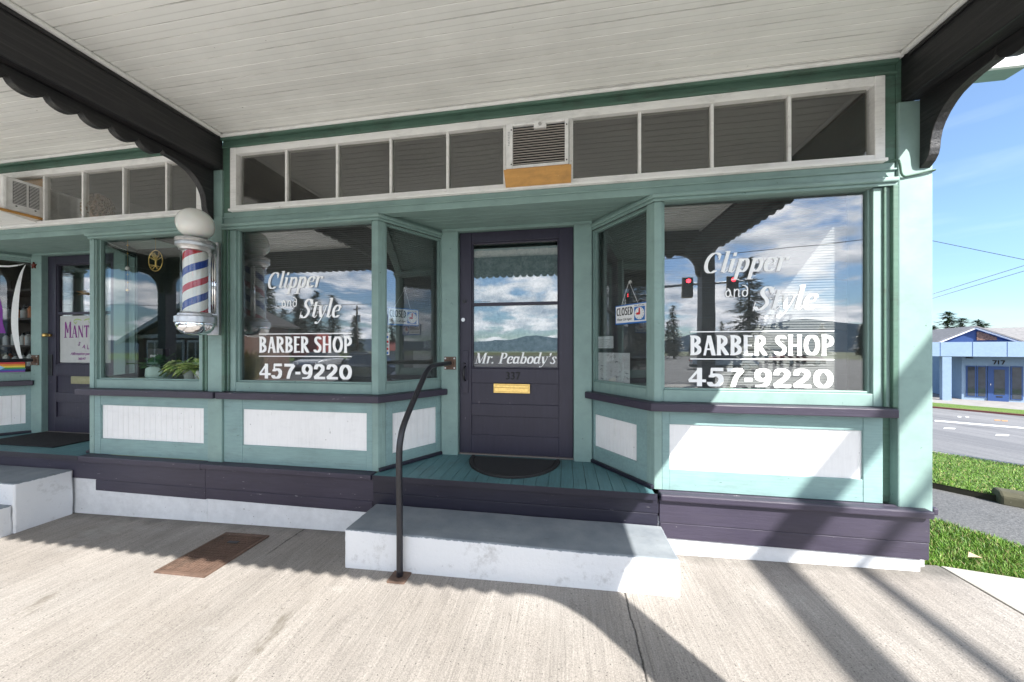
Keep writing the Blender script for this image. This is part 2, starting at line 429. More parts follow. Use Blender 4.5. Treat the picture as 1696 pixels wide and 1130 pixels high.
def shopfront(root,xl,xr,cL,cR,dL,dR,pL,pR,mull,tx0,tx1,beads,rec=.07,sx=-.046):
    """one shop bay between x=xl..xr; plan corners cL,cR; door leaf dL..dR; door posts pL (outer x), pR"""
    F=frontf
    # frieze over the transom
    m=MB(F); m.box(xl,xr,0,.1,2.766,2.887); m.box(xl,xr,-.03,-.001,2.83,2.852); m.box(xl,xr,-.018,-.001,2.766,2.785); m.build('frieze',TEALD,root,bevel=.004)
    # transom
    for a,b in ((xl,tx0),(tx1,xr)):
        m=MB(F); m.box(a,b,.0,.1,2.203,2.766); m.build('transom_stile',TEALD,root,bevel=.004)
    gx0,gx1=tx0+.06,tx1-.058
    m=MB(F)
    m.box(tx0,gx0,-.012,.06,2.204,2.765);m.box(gx1,tx1,-.012,.06,2.204,2.765)
    m.box(gx0,gx1,-.010,.06,2.707,2.765);m.box(gx0,gx1,-.010,.06,2.204,2.258)
    m.box(tx0-.004,tx1+.004,-.028,-.013,2.204,2.226)
    tw=m.build('transom_window',WHITEF,root,bevel=.004)
    for x in mull:
        q=MB(F); q.box(x-.011,x+.011,.006,.05,2.258,2.707); q.build('mullion',WHITEF,tw,bevel=.004)
    xsx=[gx0+.011]+sorted(mull)+[gx1-.011]; random.seed(17)
    for a,b in zip(xsx,xsx[1:]):      # each old pane sits a little out of true
        ta,tb=random.uniform(-.012,.012),random.uniform(-.016,.016); xc=(a+b)/2
        p=MB(lambda s,d,z,ta=ta,tb=tb,xc=xc:(s,2.5+d+ta*(s-xc)+tb*(z-2.48),z)); p.box(a+.008,b-.008,.026,.030,2.255,2.710); p.build('pane',GLASST if root.name.startswith('hair') else GLASSW,tw)
    # header beam and its moulding
    m=MB(F); m.box(xl,xr,0,.09,HZ,2.203); m.box(xl,xr,-.012,-.001,2.150,2.162); m.build('header_beam',TEAL,root,bevel=.004)
    lineL=[(xl,2.5),(cL,2.5),(pL,3.03)]; lineR=[(pR,3.03),(cR,2.5),(xr,2.5)]
    for ln in (lineL,lineR):
        strip_obj('window_head_moulding',ln,.0,.032,2.068,2.098,TEAL,root,.008)
        strip_obj('window_head_moulding',ln,.0,.016,2.048,2.068,TEAL,root,.004)
    sl0,sr0=list(lineL),list(lineR)
    sl0[0]=(xl+.004,2.5)
    strip_obj('sill',sl0,-.02,.08,.568,.624,PURP,root,.006)
    sr0[-1]=(xr+sx,2.5)
    strip_obj('sill',sr0,-.02,.08,.568,.624,PURP,root,.006)
    tl,Ll=seg((cL,2.5),(pL,3.03),(-1,1)); tr,Lr=seg((cR,2.5),(pR,3.03),(1,1))
    # corner posts
    for c,tf,sg in ((cL,tl,-1),(cR,tr,1)):
        e=Vector(tf(.062,-.003,0)).xy; e2=Vector(tf(.062,.07,0)).xy
        o=Vector(tf(0,-.003,0)).xy
        poly=[(c+sg*.052,2.497),(c+sg*.0015,2.497),tuple(o),tuple(e),tuple(e2),(c+sg*.052,2.57)]
        if sg<0: poly=[(c-.052,2.497),(c+.0,2.497),tuple(e),tuple(e2),(c-.052,2.57)]
        else: poly=[(c+.052,2.497),(c,2.497),tuple(e),tuple(e2),(c+.052,2.57)]
        for z0,z1 in ((0,.567),(.625,2.048)):
            m=MB(); m.prism(poly,z0,z1,'z'); m.build('corner_post',TEAL,root,bevel=.004)
    # windows
    W={}
    W['L']=shop_window(root,F,xl,cL-.052,.625,HZ-.052,xl+.115,cL-.064,.708,HZ-.055+.03-.006)
    W['R']=shop_window(root,F,cR+.052,xr,.625,HZ-.052,cR+.064,xr-.12,.708,HZ-.055+.03-.006)
    W['l']=shop_window(root,tl,.062,Ll,.625,2.048,.074,Ll-.012,.71,2.046)
    W['r']=shop_window(root,tr,.062,Lr,.625,2.048,.074,Lr-.012,.71,2.046)
    for a,b,d0 in ((xl,xl+.03,-.02),(xr-.03,xr,-.02),(xl+.05,xl+.062,-.008),(xr-.07,xr-.055,-.008)):   # side mouldings of the big windows
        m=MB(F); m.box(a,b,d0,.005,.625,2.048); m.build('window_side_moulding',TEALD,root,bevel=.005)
    # bulkheads
    bl=beads
    bulkhead(root,F,xl,cL-.053,bl[0],bl[1],.158,.471,bl[4])
    bulkhead(root,F,cR+.053,xr-rec,bl[2],bl[3],.147,.466,bl[4])
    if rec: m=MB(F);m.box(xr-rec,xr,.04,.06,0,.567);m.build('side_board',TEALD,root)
    bulkhead(root,tl,.063,Ll,.125,Ll-.068,.115,.455,True)
    bulkhead(root,tr,.063,Lr,.16,Lr-.032,.146,.425,True)
    for tf,L in ((tl,Ll),(tr,Lr)):
        m=MB(tf); m.box(0.0,L,-.03,-.001,.001,.03); m.build('base_trim',PURPD,root,bevel=.006)
        m=MB(tf); m.box(0,L,.006,.07,2.099,2.14); m.build('head_board',TEAL,root)
    # recess: soffit, floor, door posts, head
    m=MB(); m.bead(cL-.3,cR+.3,2.58,3.06,2.128,.07,gw=.007,gd=.006); m.build('soffit',TEAL,root)
    m=MB(); m.box(dL-.16,dR+.16,3.0,3.09,2.104,2.15); m.build('door_head',TEAL,root,bevel=.004)
    for a,b in ((pL,dL),(dR,pR)):
        m=MB(); m.box(a,b,2.995,3.1,0,2.103); m.build('door_post',TEAL,root,bevel=.005)
    n=0;x=cL;m=MB()
    while x<cR-.02:
        x1=min(x+.092,cR)
        def ymin(xx): return 2.425
        m.box(x+.0015,x1-.0015,2.425,3.10,-.03,0.0); x=x1
    m.build('floor',FLOORT,root,bevel=.002)
    m=MB(); m.box(cL,cR,2.418,2.424,-.045,-.001); m.box(cL,cR,2.45,3.1,-.06,-.031); m.build('floor_nosing',PURPD,root)
    m=MB(); m.box(dL-.02,dR+.02,3.03,3.10,.001,.014); m.build('threshold',plain('worn_threshold',(.18,.16,.15),.6),root,bevel=.003)
    return W,tl,tr,Ll,Lr

def panel_door(root,x0,x1,glass,muntin,panels,y=3.045,mat=DOORP):
    """stile and rail door with a glazed upper half and sunk lower panels"""
    gx0,gx1,gz0,gz1=glass
    m=MB(); T=.045
    m.box(x0,gx0,y,y+T,.015,2.10); m.box(gx1,x1,y,y+T,.015,2.10)
    m.box(gx0,gx1,y+.001,y+T,gz1,2.10)
    zs=[.015]+[v for p in sorted(panels) for v in p]+[gz0]
    for a,b in zip(zs[0::2],zs[1::2]): m.box(gx0,gx1,y+.001,y+T,a,b)
    w=.014
    for a,b in [(gz0,gz1)]:
        m.box(gx0,gx0+w,y+.010,y+T-.004,a,b);m.box(gx1-w,gx1,y+.010,y+T-.004,a,b)
        m.box(gx0+w,gx1-w,y+.010,y+T-.004,a,a+w);m.box(gx0+w,gx1-w,y+.010,y+T-.004,b-w,b)
    d=m.build('door',mat,root,bevel=.004)
    for a,b in panels:
        q=MB(); q.box(gx0-.004,gx1+.004,y+.014,y+.03,a-.004,b+.004); q.build('door_panel',mat,d)
    q=MB(); q.box(gx0+w,gx1-w,y+.006,y+T-.008,muntin-.014,muntin+.014); q.build('muntin',mat,d,bevel=.004)
    for a,b in ((gz0,muntin),(muntin,gz1)):
        q=MB(); q.box(gx0+.004,gx1-.004,y+.028,y+.033,a+.004,b-.004); q.build('pane',GLASS,d)
    return d
# ================================================================ BARBER SHOP
shop=thing('barber_shop','teal and white timber barber shop front with a recessed purple door and white window lettering','shop',(-.44,2.5,0))
W,TL,TR,LL,LR=shopfront(shop,-2.985,2.10,-1.504,.628,-.995,.075,-1.157,.233,
    [-2.365+.4826*i for i in range(9) if i not in (4,)]+[-.459],-2.907,2.035,(-2.795,-1.608,.731,1.92,False))
for a,b,z in ((-2.990,-2.984,2.58),(2.0995,2.20,2.19)):
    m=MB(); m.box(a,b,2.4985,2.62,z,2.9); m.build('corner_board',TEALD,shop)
m=MB(); m.box(-3.134,-2.986,2.483,2.66,-.002,2.579); m.build('pilaster',TEAL,shop,bevel=.006)
m=MB(); m.box(2.101,2.288,2.483,2.75,-.055,2.579); m.build('pilaster',TEAL,shop,bevel=.008)
m=MB(); m.box(2.2,2.285,2.751,9.5,-.6,2.9); m.box(-3.13,2.285,2.62,2.78,2.89,4.3); m.build('side_wall',TEALH,shop)
# skirting boards and foundation of the barber bay
m=MB(); m.box(-3.13,-1.522,2.42,2.51,-.045,-.001); m.build('skirting_cap',PURP,shop,bevel=.006)
m=MB(); m.box(.652,2.243,2.42,2.482,-.05,-.001); m.box(2.289,2.32,2.483,3.5,-.05,-.001); m.box(.652,2.10,2.4825,2.51,-.05,-.001); m.build('skirting_cap',PURP,shop,bevel=.010)
m=MB(); m.box(-3.13,-1.524,2.462,2.52,-.228,-.046); m.build('skirting_board',PURP,shop,bevel=.004)
m=MB(); m.box(-3.13,-1.532,2.464,2.52,-.322,-.230); m.build('skirting_board',PURP,shop,bevel=.004)
m=MB(); m.box(-1.521,.645,2.45,2.52,-.15,-.046); m.build('skirting_board',PURPD,shop,bevel=.004)
m=MB(); m.box(-1.521,.640,2.452,2.52,-.285,-.152); m.build('skirting_board',PURPD,shop,bevel=.004)
m=MB(); m.box(.652,2.249,2.458,2.52,-.213,-.051); m.build('skirting_board',PURP,shop,bevel=.004)
m=MB(); m.box(.656,2.247,2.460,2.52,-.322,-.215); m.build('skirting_board',PURP,shop,bevel=.004)
m=MB(); m.box(-3.13,2.215,2.476,2.6,-.75,-.18); m.box(2.216,2.286,2.53,2.75,-.75,-.06); m.build('foundation',FOUND,shop,bevel=.006)
# room behind the glass
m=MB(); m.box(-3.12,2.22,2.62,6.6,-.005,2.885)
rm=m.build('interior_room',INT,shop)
for p in list(rm.data.polygons):
    pass
bm=bmesh.new(); bm.from_mesh(rm.data)
bmesh.ops.delete(bm,geom=[f for f in bm.faces if abs(f.normal.y+1)<.1],context='FACES'); bm.to_mesh(rm.data); bm.free()
for a,b,c,d2 in ((-2.985,-1.56,2.57,2.75),(.69,2.1,2.57,2.75)):
    m=MB(); m.box(a,b,c,d2,.58,.622); m.build('display_shelf',TEALH,shop)
# lettering on the glass
y=.0435
def window_sign(win,x):
    """x: dict of extents on the pane"""
    def L(name,text,font,a,b,z,k,sh=0.):
        m=MB(frontf); letter(m,text,font,a,b,z,k,y,sh); return m.build(name,VINYL,win,recalc=False)
    L('lettering','Clipper',G_script,*x['clip'],.195,.30)
    L('lettering','and',G_uncial,*x['and'],.115,.05)
    L('lettering','Style',G_script,*x['style'],.215,.30)
    L('lettering','BARBER SHOP',G_sans,*x['bs'],.138)
    L('lettering','457-9220',G_num,*x['num'],.178)
    for z in x['lines']:
        m=MB(frontf); m.box(x['lx'][0],x['lx'][1],y-.001,y+.0005,z-.004,z+.004); m.build('lettering_rule',VINYL,win)
window_sign(W['L'],dict(clip=(-2.58,-2.036,1.528),**{'and':(-2.441,-2.292,1.366)},style=(-2.268,-1.865,1.268),
    bs=(-2.668,-1.77,.968),num=(-2.668,-1.77,.742),lines=(1.13,.935),lx=(-2.67,-1.772)))
window_sign(W['R'],dict(clip=(.974,1.518,1.538),**{'and':(1.112,1.259,1.366)},style=(1.286,1.693,1.270),
    bs=(.882,1.783,.957),num=(.87,1.779,.738),lines=(1.122,.929),lx=(.882,1.783)))
# ---- the purple door
door=panel_door(shop,-.992,.072,(-.876,-.056,.815,2.005),1.42,[(.482,.677),(.19,.367)])
FILM,nt,b=nmat('mottled_frosted_film')
v=noise(nt,26,7,None,.75)
lk(nt,ramp(nt,v,[(.3,(.13,.20,.21)),(.5,(.24,.33,.34)),(.7,(.40,.48,.48))]),b.inputs['Base Color']); b.inputs['Roughness'].default_value=.8
m=MB(); m.box(-.868,-.064,3.092,3.095,.965,1.955); m.build('frosted_blind',FILM,door)
m=MB(); letter(m,"Mr. Peabody's",G_script,-.853,-.076,.862,.137,3.0705,.28); m.build('lettering',VINYL,door,recalc=False)
text_mesh('house_number','337',.10,DARK,door,lambda x,y,z:(-.55+x,3.043-z,.715+y),0.,0,.95,'LEFT',.003)
m=MB(); m.box(-.66,-.319,3.030,3.046,.588,.676); m.box(-.65,-.329,3.024,3.031,.600,.640)
ms=m.build('mail_slot',BRASS,door,bevel=.004)
m=MB(); m.box(-.645,-.334,3.019,3.024,.640,.664); m.build('mail_slot_flap',BRASS,ms,bevel=.002)
m=MB(); m.box(-.965,-.905,3.036,3.046,.58,.985)
hp=m.build('handle_plate',DOORP,door,bevel=.003)
m=MB(); m.tube([(-.935,3.036,.70),(-.935,3.0,.715),(-.935,2.985,.76),(-.935,3.0,.82),(-.935,3.036,.835)],[.009,.008,.013,.008,.009],8); m.build('handle',STEELB,hp,smooth=True)
m=MB(); m.tube([(-.935,3.036,.86),(-.935,3.0,.865)],.006,8); m.build('thumb_latch',STEELB,hp,smooth=True)
m=MB(); m.tube([(-.955,3.046,1.275),(-.955,3.032,1.275)],.018,14); m.build('cylinder_lock',ALU,door,smooth=True,auto=40)
m=MB(); m.box(-.965,-.925,3.036,3.046,1.435,1.465); m.tube([(-.945,3.036,1.45),(-.945,3.02,1.45)],.009,8); m.build('night_latch',STEELB,door,bevel=.002)
# ---- green cable at the corner
m=MB(); m.tube(sp([(2.045,2.47,2.20),(2.075,2.45,2.185),(2.11,2.47,2.105),(2.16,2.474,2.10),(2.288,2.474,2.125),(2.297,2.53,2.13)]),.006,6); m.build('cable',TEALD,shop,smooth=True)
# ---------------------------------------------------------------- things on and behind the barber glass
BLINDM=plain('grey_blind_slat',(.17,.167,.16),.55,0,8,.1,0)
def blind(tf,s0,s1,z0,z1,d,label,pitch=.0185,w=.0215):
    a=Vector(tf((s0+s1)/2,d,z1)); r=thing('window_blind',label,'blind',a)
    m=MB(tf); z=z0+.02; random.seed(int(s1*1000))
    while z<z1-.03:
        k=-R(63)+random.uniform(-.05,.05); dz=math.sin(k)*w/2; dd=math.cos(k)*w/2; sag=random.uniform(-.0015,.0015)
        A=[m.v((s,d+q*dd,z-q*dz+c+sag*(i-.5))) for q,c in((-1,0),(0,.0022),(1,0)) for i,s in enumerate((s0,s1))]
        m.face([A[0],A[1],A[3],A[2]]);m.face([A[2],A[3],A[5],A[4]]); z+=pitch
    m.build('slats',BLINDM,r,recalc=False,smooth=True)
    m=MB(tf); m.box(s0,s1,d-.012,d+.012,z1-.03,z1); m.build('headrail',BLINDM,r,bevel=.002)
    m=MB(tf); m.box(s0,s1,d-.011,d+.011,z0,z0+.014); m.build('bottom_rail',BLINDM,r,bevel=.002)
    for f in (.12,.88):
        m=MB(tf); s=s0+(s1-s0)*f; m.box(s-.0012,s+.0012,d+.011,d+.013,z0,z1); m.build('cord',BLINDM,r)
    return r
blind(frontf,-2.95,-1.57,.63,2.16,.16,'grey slatted blind behind the shop window nearest the barber pole')
blind(frontf,.66,1.945,.63,2.16,.16,'grey slatted blind half in sun behind the window at the street corner')
blind(TL,.05,LL+.02,.63,2.16,.13,'narrow grey blind behind the angled pane left of the purple shop door')
blind(TR,.05,LR+.02,.63,2.16,.13,'narrow grey blind behind the angled pane that carries the calendar')
def closed_sign(tf,s0,s1,z0,z1,cup,label,sgn,d=.058):
    out=d<.046
    """s0 = reading start; sgn = +1 if reading runs with s"""
    W_=abs(s1-s0); H_=z1-z0
    r=thing('closed_sign',label,'sign',tf((s0+s1)/2,d,z0))
    P=lambda x,y,dd=0:(s0+sgn*x,d+dd,z0+y)
    def bx(name,x0,x1,y0,y1,d0,d1,mat,par_=r):
        m=MB(tf); a,b=sorted((s0+sgn*x0,s0+sgn*x1)); m.box(a,b,d+d0,d+d1,z0+y0,z0+y1); return m.build(name,mat,par_)
    bo=bx('sign_board',0,W_,0,H_,0,.004,BLUEI); bx('sign_face',.006,W_-.006,.012,H_-.008,-.0008,0,PAPER,bo)
    tt=lambda ox,oy:(lambda x,y,z:tf(*P(ox+x,oy+y,-.0016-z)))
    m=MB(lambda x,y_,z:tf(*P(x,z,-.0016))); letter(m,'CLOSED',G_sans,.014,W_*.57,H_*.46,H_*.40,0); m.build('lettering',INK,bo,recalc=False)
    text_mesh('lettering','Please Call Again',.026,INK,bo,tt(.018,H_*.20),.012,.35,.86)
    text_mesh('lettering','WILL RETURN',.015,INK,bo,tt(W_*.62,H_*.84),.01,0,.98)
    bx('clock_panel',W_*.615,W_*.93,H_*.14,H_*.81,-.0014,-.0008,BLUEI,bo)
    cx,cy=W_*.772,H_*.48
    m=MB(tf); n=24; rad=H_*.30
    m.sheet([P(cx+rad*math.cos(2*math.pi*k/n),cy+rad*math.sin(2*math.pi*k/n),-.0020) for k in range(n)]); cf=m.build('clock_face',PAPER,bo)
    m=MB(tf); m.sheet([P(cx-.008,cy-.01,-.003),P(cx+.008,cy-.01,-.003),P(cx+.006,cy+rad*.9,-.003),P(cx-.006,cy+rad*.9,-.003)]); m.build('clock_hand',REDI,cf)
    m=MB(tf); m.sheet([P(cx,cy-.011,-.0036),P(cx+.006,cy+.008,-.0036),P(cx-rad*.62,cy+.006,-.0036),P(cx-rad*.62,cy-.01,-.0036)]); m.build('clock_hand',REDI,cf)
    for k in range(12):
        m=MB(tf); a=2*math.pi*k/12; q=P(cx+rad*.82*math.cos(a),cy+rad*.82*math.sin(a),-.0028); m.box(q[0]-.0022,q[0]+.0022,q[1],q[1]+.0006,q[2]-.0022,q[2]+.0022); m.build('clock_mark',INK,cf)
    m=MB(tf); 
    for sx in (.2,.72): m.tube([(s0+sgn*W_*sx,d+.002,z1),(cup[0],d-.004,cup[1])],.0013,5)
    m.build('string',PAPER,r)
    c=Vector(tf(cup[0],.0455 if out else .052,cup[1])); c2=Vector(tf(cup[0],.032 if out else .066,cup[1]))
    m=MB(); m.tube([c,c.lerp(c2,.4),c2],[.017,.012,.006],12); m.build('suction_cup',plain('clear_rubber',(.45,.45,.43),.2),r,smooth=True)
    return r
closed_sign(TL,.113,.409,1.205,1.358,(.27,1.533),'closed sign with a clock hung in the angled pane left of the door',1)
closed_sign(TR,.41,.09,1.198,1.353,(.262,1.53),'closed sign with a clock hung above the calendar right of the door',-1,.036)
# calendar and note taped inside the right angled pane
cal=thing('wall_calendar','white month calendar page with handwritten marks taped inside the angled pane','calendar',TR(.48,.055,.71))
TRf=TR
def rbox(tf,name,s0,s1,d0,d1,z0,z1,mat,p): m=MB(tf); m.box(min(s0,s1),max(s0,s1),d0,d1,z0,z1); return m.build(name,mat,p)
cp=rbox(TR,'calendar_page',.684-.02,.274,.053,.0545,.712,.967,PAPER,cal)
PT=lambda ox,oz,dd=.0522:(lambda x,y,z:TR(ox-x,dd-z,oz+y))
text_mesh('lettering','March',.042,INKG,cp,PT(.53,.925),0.)
k=0
for row in range(5):
    for colm in range(7):
        k+=1
        if k<=31: text_mesh('date',str(k),.016,INKG,cp,PT(.645-colm*.052,.88-row*.037))
random.seed(3)
for s,z in ((.655,.895),(.655,.86),(.60,.85),(.61,.82),(.43,.893),(.42,.765),(.32,.80),(.31,.765),(.60,.74)):
    m=MB(TR); q=[(s-.008*i,.0518,z+random.uniform(-.008,.008)) for i in range(5)]
    m.tube(q,.0018,4); m.build('handwriting',INK,cp)
nt_=thing('paper_note','small white typed note taped above the calendar','note',TR(.56,.055,1.0))
np_=rbox(TR,'note_sheet',.664,.452,.053,.0545,1.005,1.108,PAPER,nt_)
for i,t in enumerate(('Please call to book','an appointment','or come by','Thank you')):
    rbox(TR,'print_line',.645,.49+.02*(i%3),.0522,.0528,1.076-i*.018,1.080-i*.018,INKG,np_)
stk=thing('card_sticker','narrow white strip of payment card stickers at the pane edge','sticker',TL(.09,.043,.95))
sb_=rbox(TL,'sticker_sheet',.076,.118,.0440,.0448,.949,1.135,PAPER,stk)
for z,c in ((1.10,BLUEI),(1.06,REDI),(1.03,INKG),(1.0,REDI),(.965,BLUEI)):
    rbox(TL,'card_mark',.084,.110,.0432,.0439,z-.009,z+.009,c,sb_)
stk2=thing('card_sticker','small dark strip of card stickers beside the corner post right of the calendar','sticker',TR(.09,.043,.9))
s2=rbox(TR,'sticker_sheet',.078,.108,.0440,.0448,.93,1.05,plain('pale_blue_print',(.25,.33,.45),.5),stk2)
for z in (1.02,.985,.95): rbox(TR,'card_mark',.084,.102,.0432,.0439,z-.01,z+.01,INKG,s2)

# ---------------------------------------------------------------- AC over the door
ac=thing('air_conditioner','white window air conditioner with dark louvres above the shop door on bare plywood','air conditioner',(-.2,2.4,2.3))
m=MB(); m.box(-.427,.023,2.43,2.95,2.325,2.650); m.build('case',ACW,ac,bevel=.006)
m=MB(); x0,x1,z0,z1=-.429,.025,2.320,2.652
m.box(x0,x0+.050,2.40,2.429,z0,z1);m.box(x1-.028,x1,2.40,2.429,z0,z1);m.box(x0+.05,x1-.028,2.4015,2.429,z0,z0+.022);m.box(x0+.05,x1-.028,2.4015,2.429,z1-.020,z1)
m.box(-.225,-.135,2.401,2.428,z1-.05,z1-.020)
bz=m.build('bezel',ACW,ac,bevel=.003)
m=MB(); m.tube([(-.18,2.401,z1-.026),(-.18,2.394,z1-.026)],.011,12); m.build('knob',ALU,bz)
for sx,sz in ((x0+.04,z0+.03),(x0+.04,z1-.05),(x1-.014,z0+.03),(x1-.014,z1-.05)):
    m=MB(); m.tube([(sx,2.401,sz),(sx,2.397,sz)],.005,8); m.build('screw',STEELB,bz)
for i in range(9): rbox(None,'print_line',x0+.014,x0+.014+.016-.002*(i%3),2.3985,2.3995,2.585-.012*i,2.589-.012*i,INKG,bz)
m=MB(); m.box(x0+.05,x1-.028,2.424,2.429,z0+.022,z1-.02); gr=m.build('grille',DARK,ac)
LOUV=plain('louvre_metal',(.50,.46,.42),.45,.1)
m=MB()
for i in range(15):
    z=z0+.030+i*.0182; m.prism([(2.406,z),(2.4225,z+.005),(2.4225,z+.0085),(2.406,z+.0045)],x0+.051,x1-.029,'x')
m.build('louvres',LOUV,ac)
m=MB(); m.prism([(2.375,2.302),(2.388,2.306),(2.480,2.222),(2.468,2.216)],-.443,.043,'x'); m.box(-.43,.03,2.40,2.55,2.308,2.32)
m.build('plywood_support',PLY,ac,bevel=.003)
m=MB(); m.box(.03,.046,2.485,2.54,2.26,2.705); m.build('side_batten',WHITEF,ac)
m=MB(); m.box(-.455,.047,2.536,2.542,2.26,2.70); m.build('infill_board',DARK,ac)

# ================================================================ HANDRAIL
rail=thing('handrail','black bent pipe handrail beside the white concrete step below the purple door','handrail',(-1.06,2.0,-.475))
m=MB(); m.tube(sp([(-1.06,2.013,-.47),(-1.06,2.012,-.1),(-1.06,2.005,.28),(-1.06,2.025,.42),(-1.06,2.10,.53),(-1.06,2.34,.745),(-1.06,2.44,.825),(-1.06,2.53,.858),(-1.06,2.64,.866),(-1.06,2.985,.866)],6),.0205,14); m.build('pipe',STEELB,rail,smooth=True)
m=MB(); m.box(-1.12,-1.0,1.955,2.06,-.492,-.472); m.build('base_plate',RUST,rail,bevel=.003)
m=MB(); m.box(-1.125,-1.01,2.984,2.995,.805,.925); fl=m.build('wall_flange',RUST,rail,bevel=.003)
for sx in (-1.112,-1.023):
    for sz in (.82,.91):
        m=MB(); m.tube([(sx,2.984,sz),(sx,2.978,sz)],.008,8); m.build('bolt',ALU,fl)
m=MB(); m.tube([(-1.06,2.985,.866),(-1.06,2.965,.866)],.031,14); m.build('collar',RUST,fl,smooth=True,auto=40)
# mat
mat_=thing('door_mat','black half round ribbed rubber mat lying before the purple shop door','door mat',(-.45,2.95,0))
m=MB(); pts=[(-.45+.41*math.cos(R(180+180*i/28)),2.985+.47*math.sin(R(180+180*i/28))) for i in range(29)]
m.prism(pts,.001,.010,'z'); mb_=m.build('mat_base',plain('black_rubber',(.018,.018,.019),.7,0,80,.3,.2),mat_,bevel=.003)
m=MB()
for i in range(26):
    yy=2.965-i*.0172; hw=.36*math.sqrt(max(0,1-((2.985-yy)/.44)**2))
    if hw>.03: m.box(-.45-hw,-.45+hw,yy-.005,yy+.004,.0102,.015)
m.build('ribs',plain('black_rubber_rib',(.024,.025,.026),.55),mat_)
m=MB(); a=[(-.45+.40*math.cos(R(180+180*i/28)),2.985+.46*math.sin(R(180+180*i/28))) for i in range(29)]
b_=[(-.45+.375*math.cos(R(180+180*i/28)),2.985+.435*math.sin(R(180+180*i/28))) for i in range(29)]
m.strip_prism(a,b_,.0103,.017,'z'); m.build('mat_rim',plain('black_rubber_rim',(.026,.026,.027),.6),mat_)

# ================================================================ BARBER POLE
PX,PY=-3.0,2.285
pole=thing('barber_pole','barber pole with white globe and red white blue stripes on the pilaster','barber pole',(PX,PY,1.11))
def lp(name,prof,mt,p=pole,n=40,auto=35):
    m=MB(); m.lathe(prof,(0,0,0),n); o=m.build(name,mt,None,smooth=True,auto=auto); par(o,p); o.location=(PX,PY,0); return o
OPAL,nt,b=nmat('opal_glass_globe'); b.inputs['Base Color'].default_value=(.78,.78,.74,1); b.inputs['Roughness'].default_value=.12; b.inputs['Subsurface Weight'].default_value=.15; b.inputs['Coat Weight'].default_value=.4
g=[(.055,1.898)]+[(.122*math.sin(R(a)),2.022-.128*math.cos(R(a))) for a in range(24,181,6)]
lp('globe',g,OPAL)
lp('top_cap',[(0,1.795),(.088,1.795),(.100,1.80),(.108,1.822),(.122,1.832),(.124,1.852),(.116,1.862),(.126,1.872),(.124,1.888),(.10,1.898),(.06,1.908),(0,1.91)],ALU)
lp('bottom_cap',[(0,1.297),(.092,1.297),(.108,1.285),(.110,1.27),(.128,1.262),(.130,1.215),(.122,1.21),(0,1.21)],ALU)
lp('bowl',[(.120,1.2095),(.122,1.195),(.112,1.16),(.088,1.13),(.05,1.115),(0,1.111)],CHROME)
STR,nt,b=nmat('spiral_stripes')
tc=N(nt,'TexCoord'); sx=N(nt,'SeparateXYZ'); lk(nt,tc.outputs['Object'],sx.inputs[0])
ang=mth(nt,'DIVIDE',mth(nt,'ARCTAN2',sx.outputs[1],sx.outputs[0]),2*math.pi)
ph=mth(nt,'FRACT',mth(nt,'ADD',mth(nt,'SUBTRACT',mth(nt,'DIVIDE',sx.outputs[2],.268),ang),10.30))
r_=N(nt,'ValToRGB'); r_.color_ramp.interpolation='CONSTANT'; e=r_.color_ramp.elements
e[0].position=0;e[0].color=(.46,.012,.022,1);e[1].position=.2;e[1].color=(.75,.75,.73,1)
e.new(.5).color=(.012,.045,.27,1); e.new(.72).color=(.75,.75,.73,1)
lk(nt,ph,r_.inputs[0]); lk(nt,r_.outputs[0],b.inputs['Base Color']); b.inputs['Roughness'].default_value=.3
lp('striped_cylinder',[(0,1.298),(.078,1.298),(.078,1.794),(0,1.794)],STR)
lp('glass_tube',[(.092,1.298),(.092,1.794)],GLASSC)
m=MB(); m.box(-.105,.012,.168,.197,1.12,1.93); bp_=m.build('back_plate',ALU,None,bevel=.004); par(bp_,pole); bp_.location=(PX,PY,0)
for z0,z1 in ((1.80,1.90),(1.195,1.29)):
    m=MB(); m.box(-.06,.01,.06,.1675,z0,z1); o=m.build('mount_arm',ALU,None,bevel=.004); par(o,pole); o.location=(PX,PY,0)
for xx in (.060,.082):
    m=MB(); m.tube([(xx,.085,1.297),(xx,.085,1.795)],.011,12); o=m.build('side_rod',CHROME,None,smooth=True); par(o,pole); o.location=(PX,PY,0)
# ================================================================ SALON (next shop)
salon=thing('hair_salon','neighbouring teal salon front with purple lettering on its open showcase windows','shop',(-5.58,2.5,0))
SW,SL,SR,SLL,SLR=shopfront(salon,-8.21,-3.135,-6.666,-4.49,-6.113,-5.043,-6.275,-4.881,
    [-7.5,-7.02,-6.54,-6.06,-5.58,-5.086,-4.596,-4.108,-3.615],-8.13,-3.205,(-8.0,-6.83,-4.366,-3.198,True),0,.13)
m=MB(); m.box(-8.36,-8.211,2.483,2.66,-.002,2.579); m.build('pilaster',TEAL,salon,bevel=.006)
m=MB(); m.box(-8.4,-3.132,2.42,2.51,-.055,-.001); m.build('skirting_cap',PURP,salon,bevel=.006)
m=MB(); m.box(-8.4,-3.132,2.462,2.52,-.228,-.057); m.build('skirting_board',PURP,salon,bevel=.004)
m=MB(); m.box(-4.36,-3.132,2.464,2.52,-.330,-.230); m.build('skirting_board',PURP,salon,bevel=.004)
m=MB(); m.box(-8.4,-3.132,2.477,2.6,-.75,-.18); m.build('foundation',FOUND,salon,bevel=.006)
m=MB(); m.box(-8.4,-3.131,2.62,2.78,2.89,4.3); m.build('upper_wall',TEALH,salon)
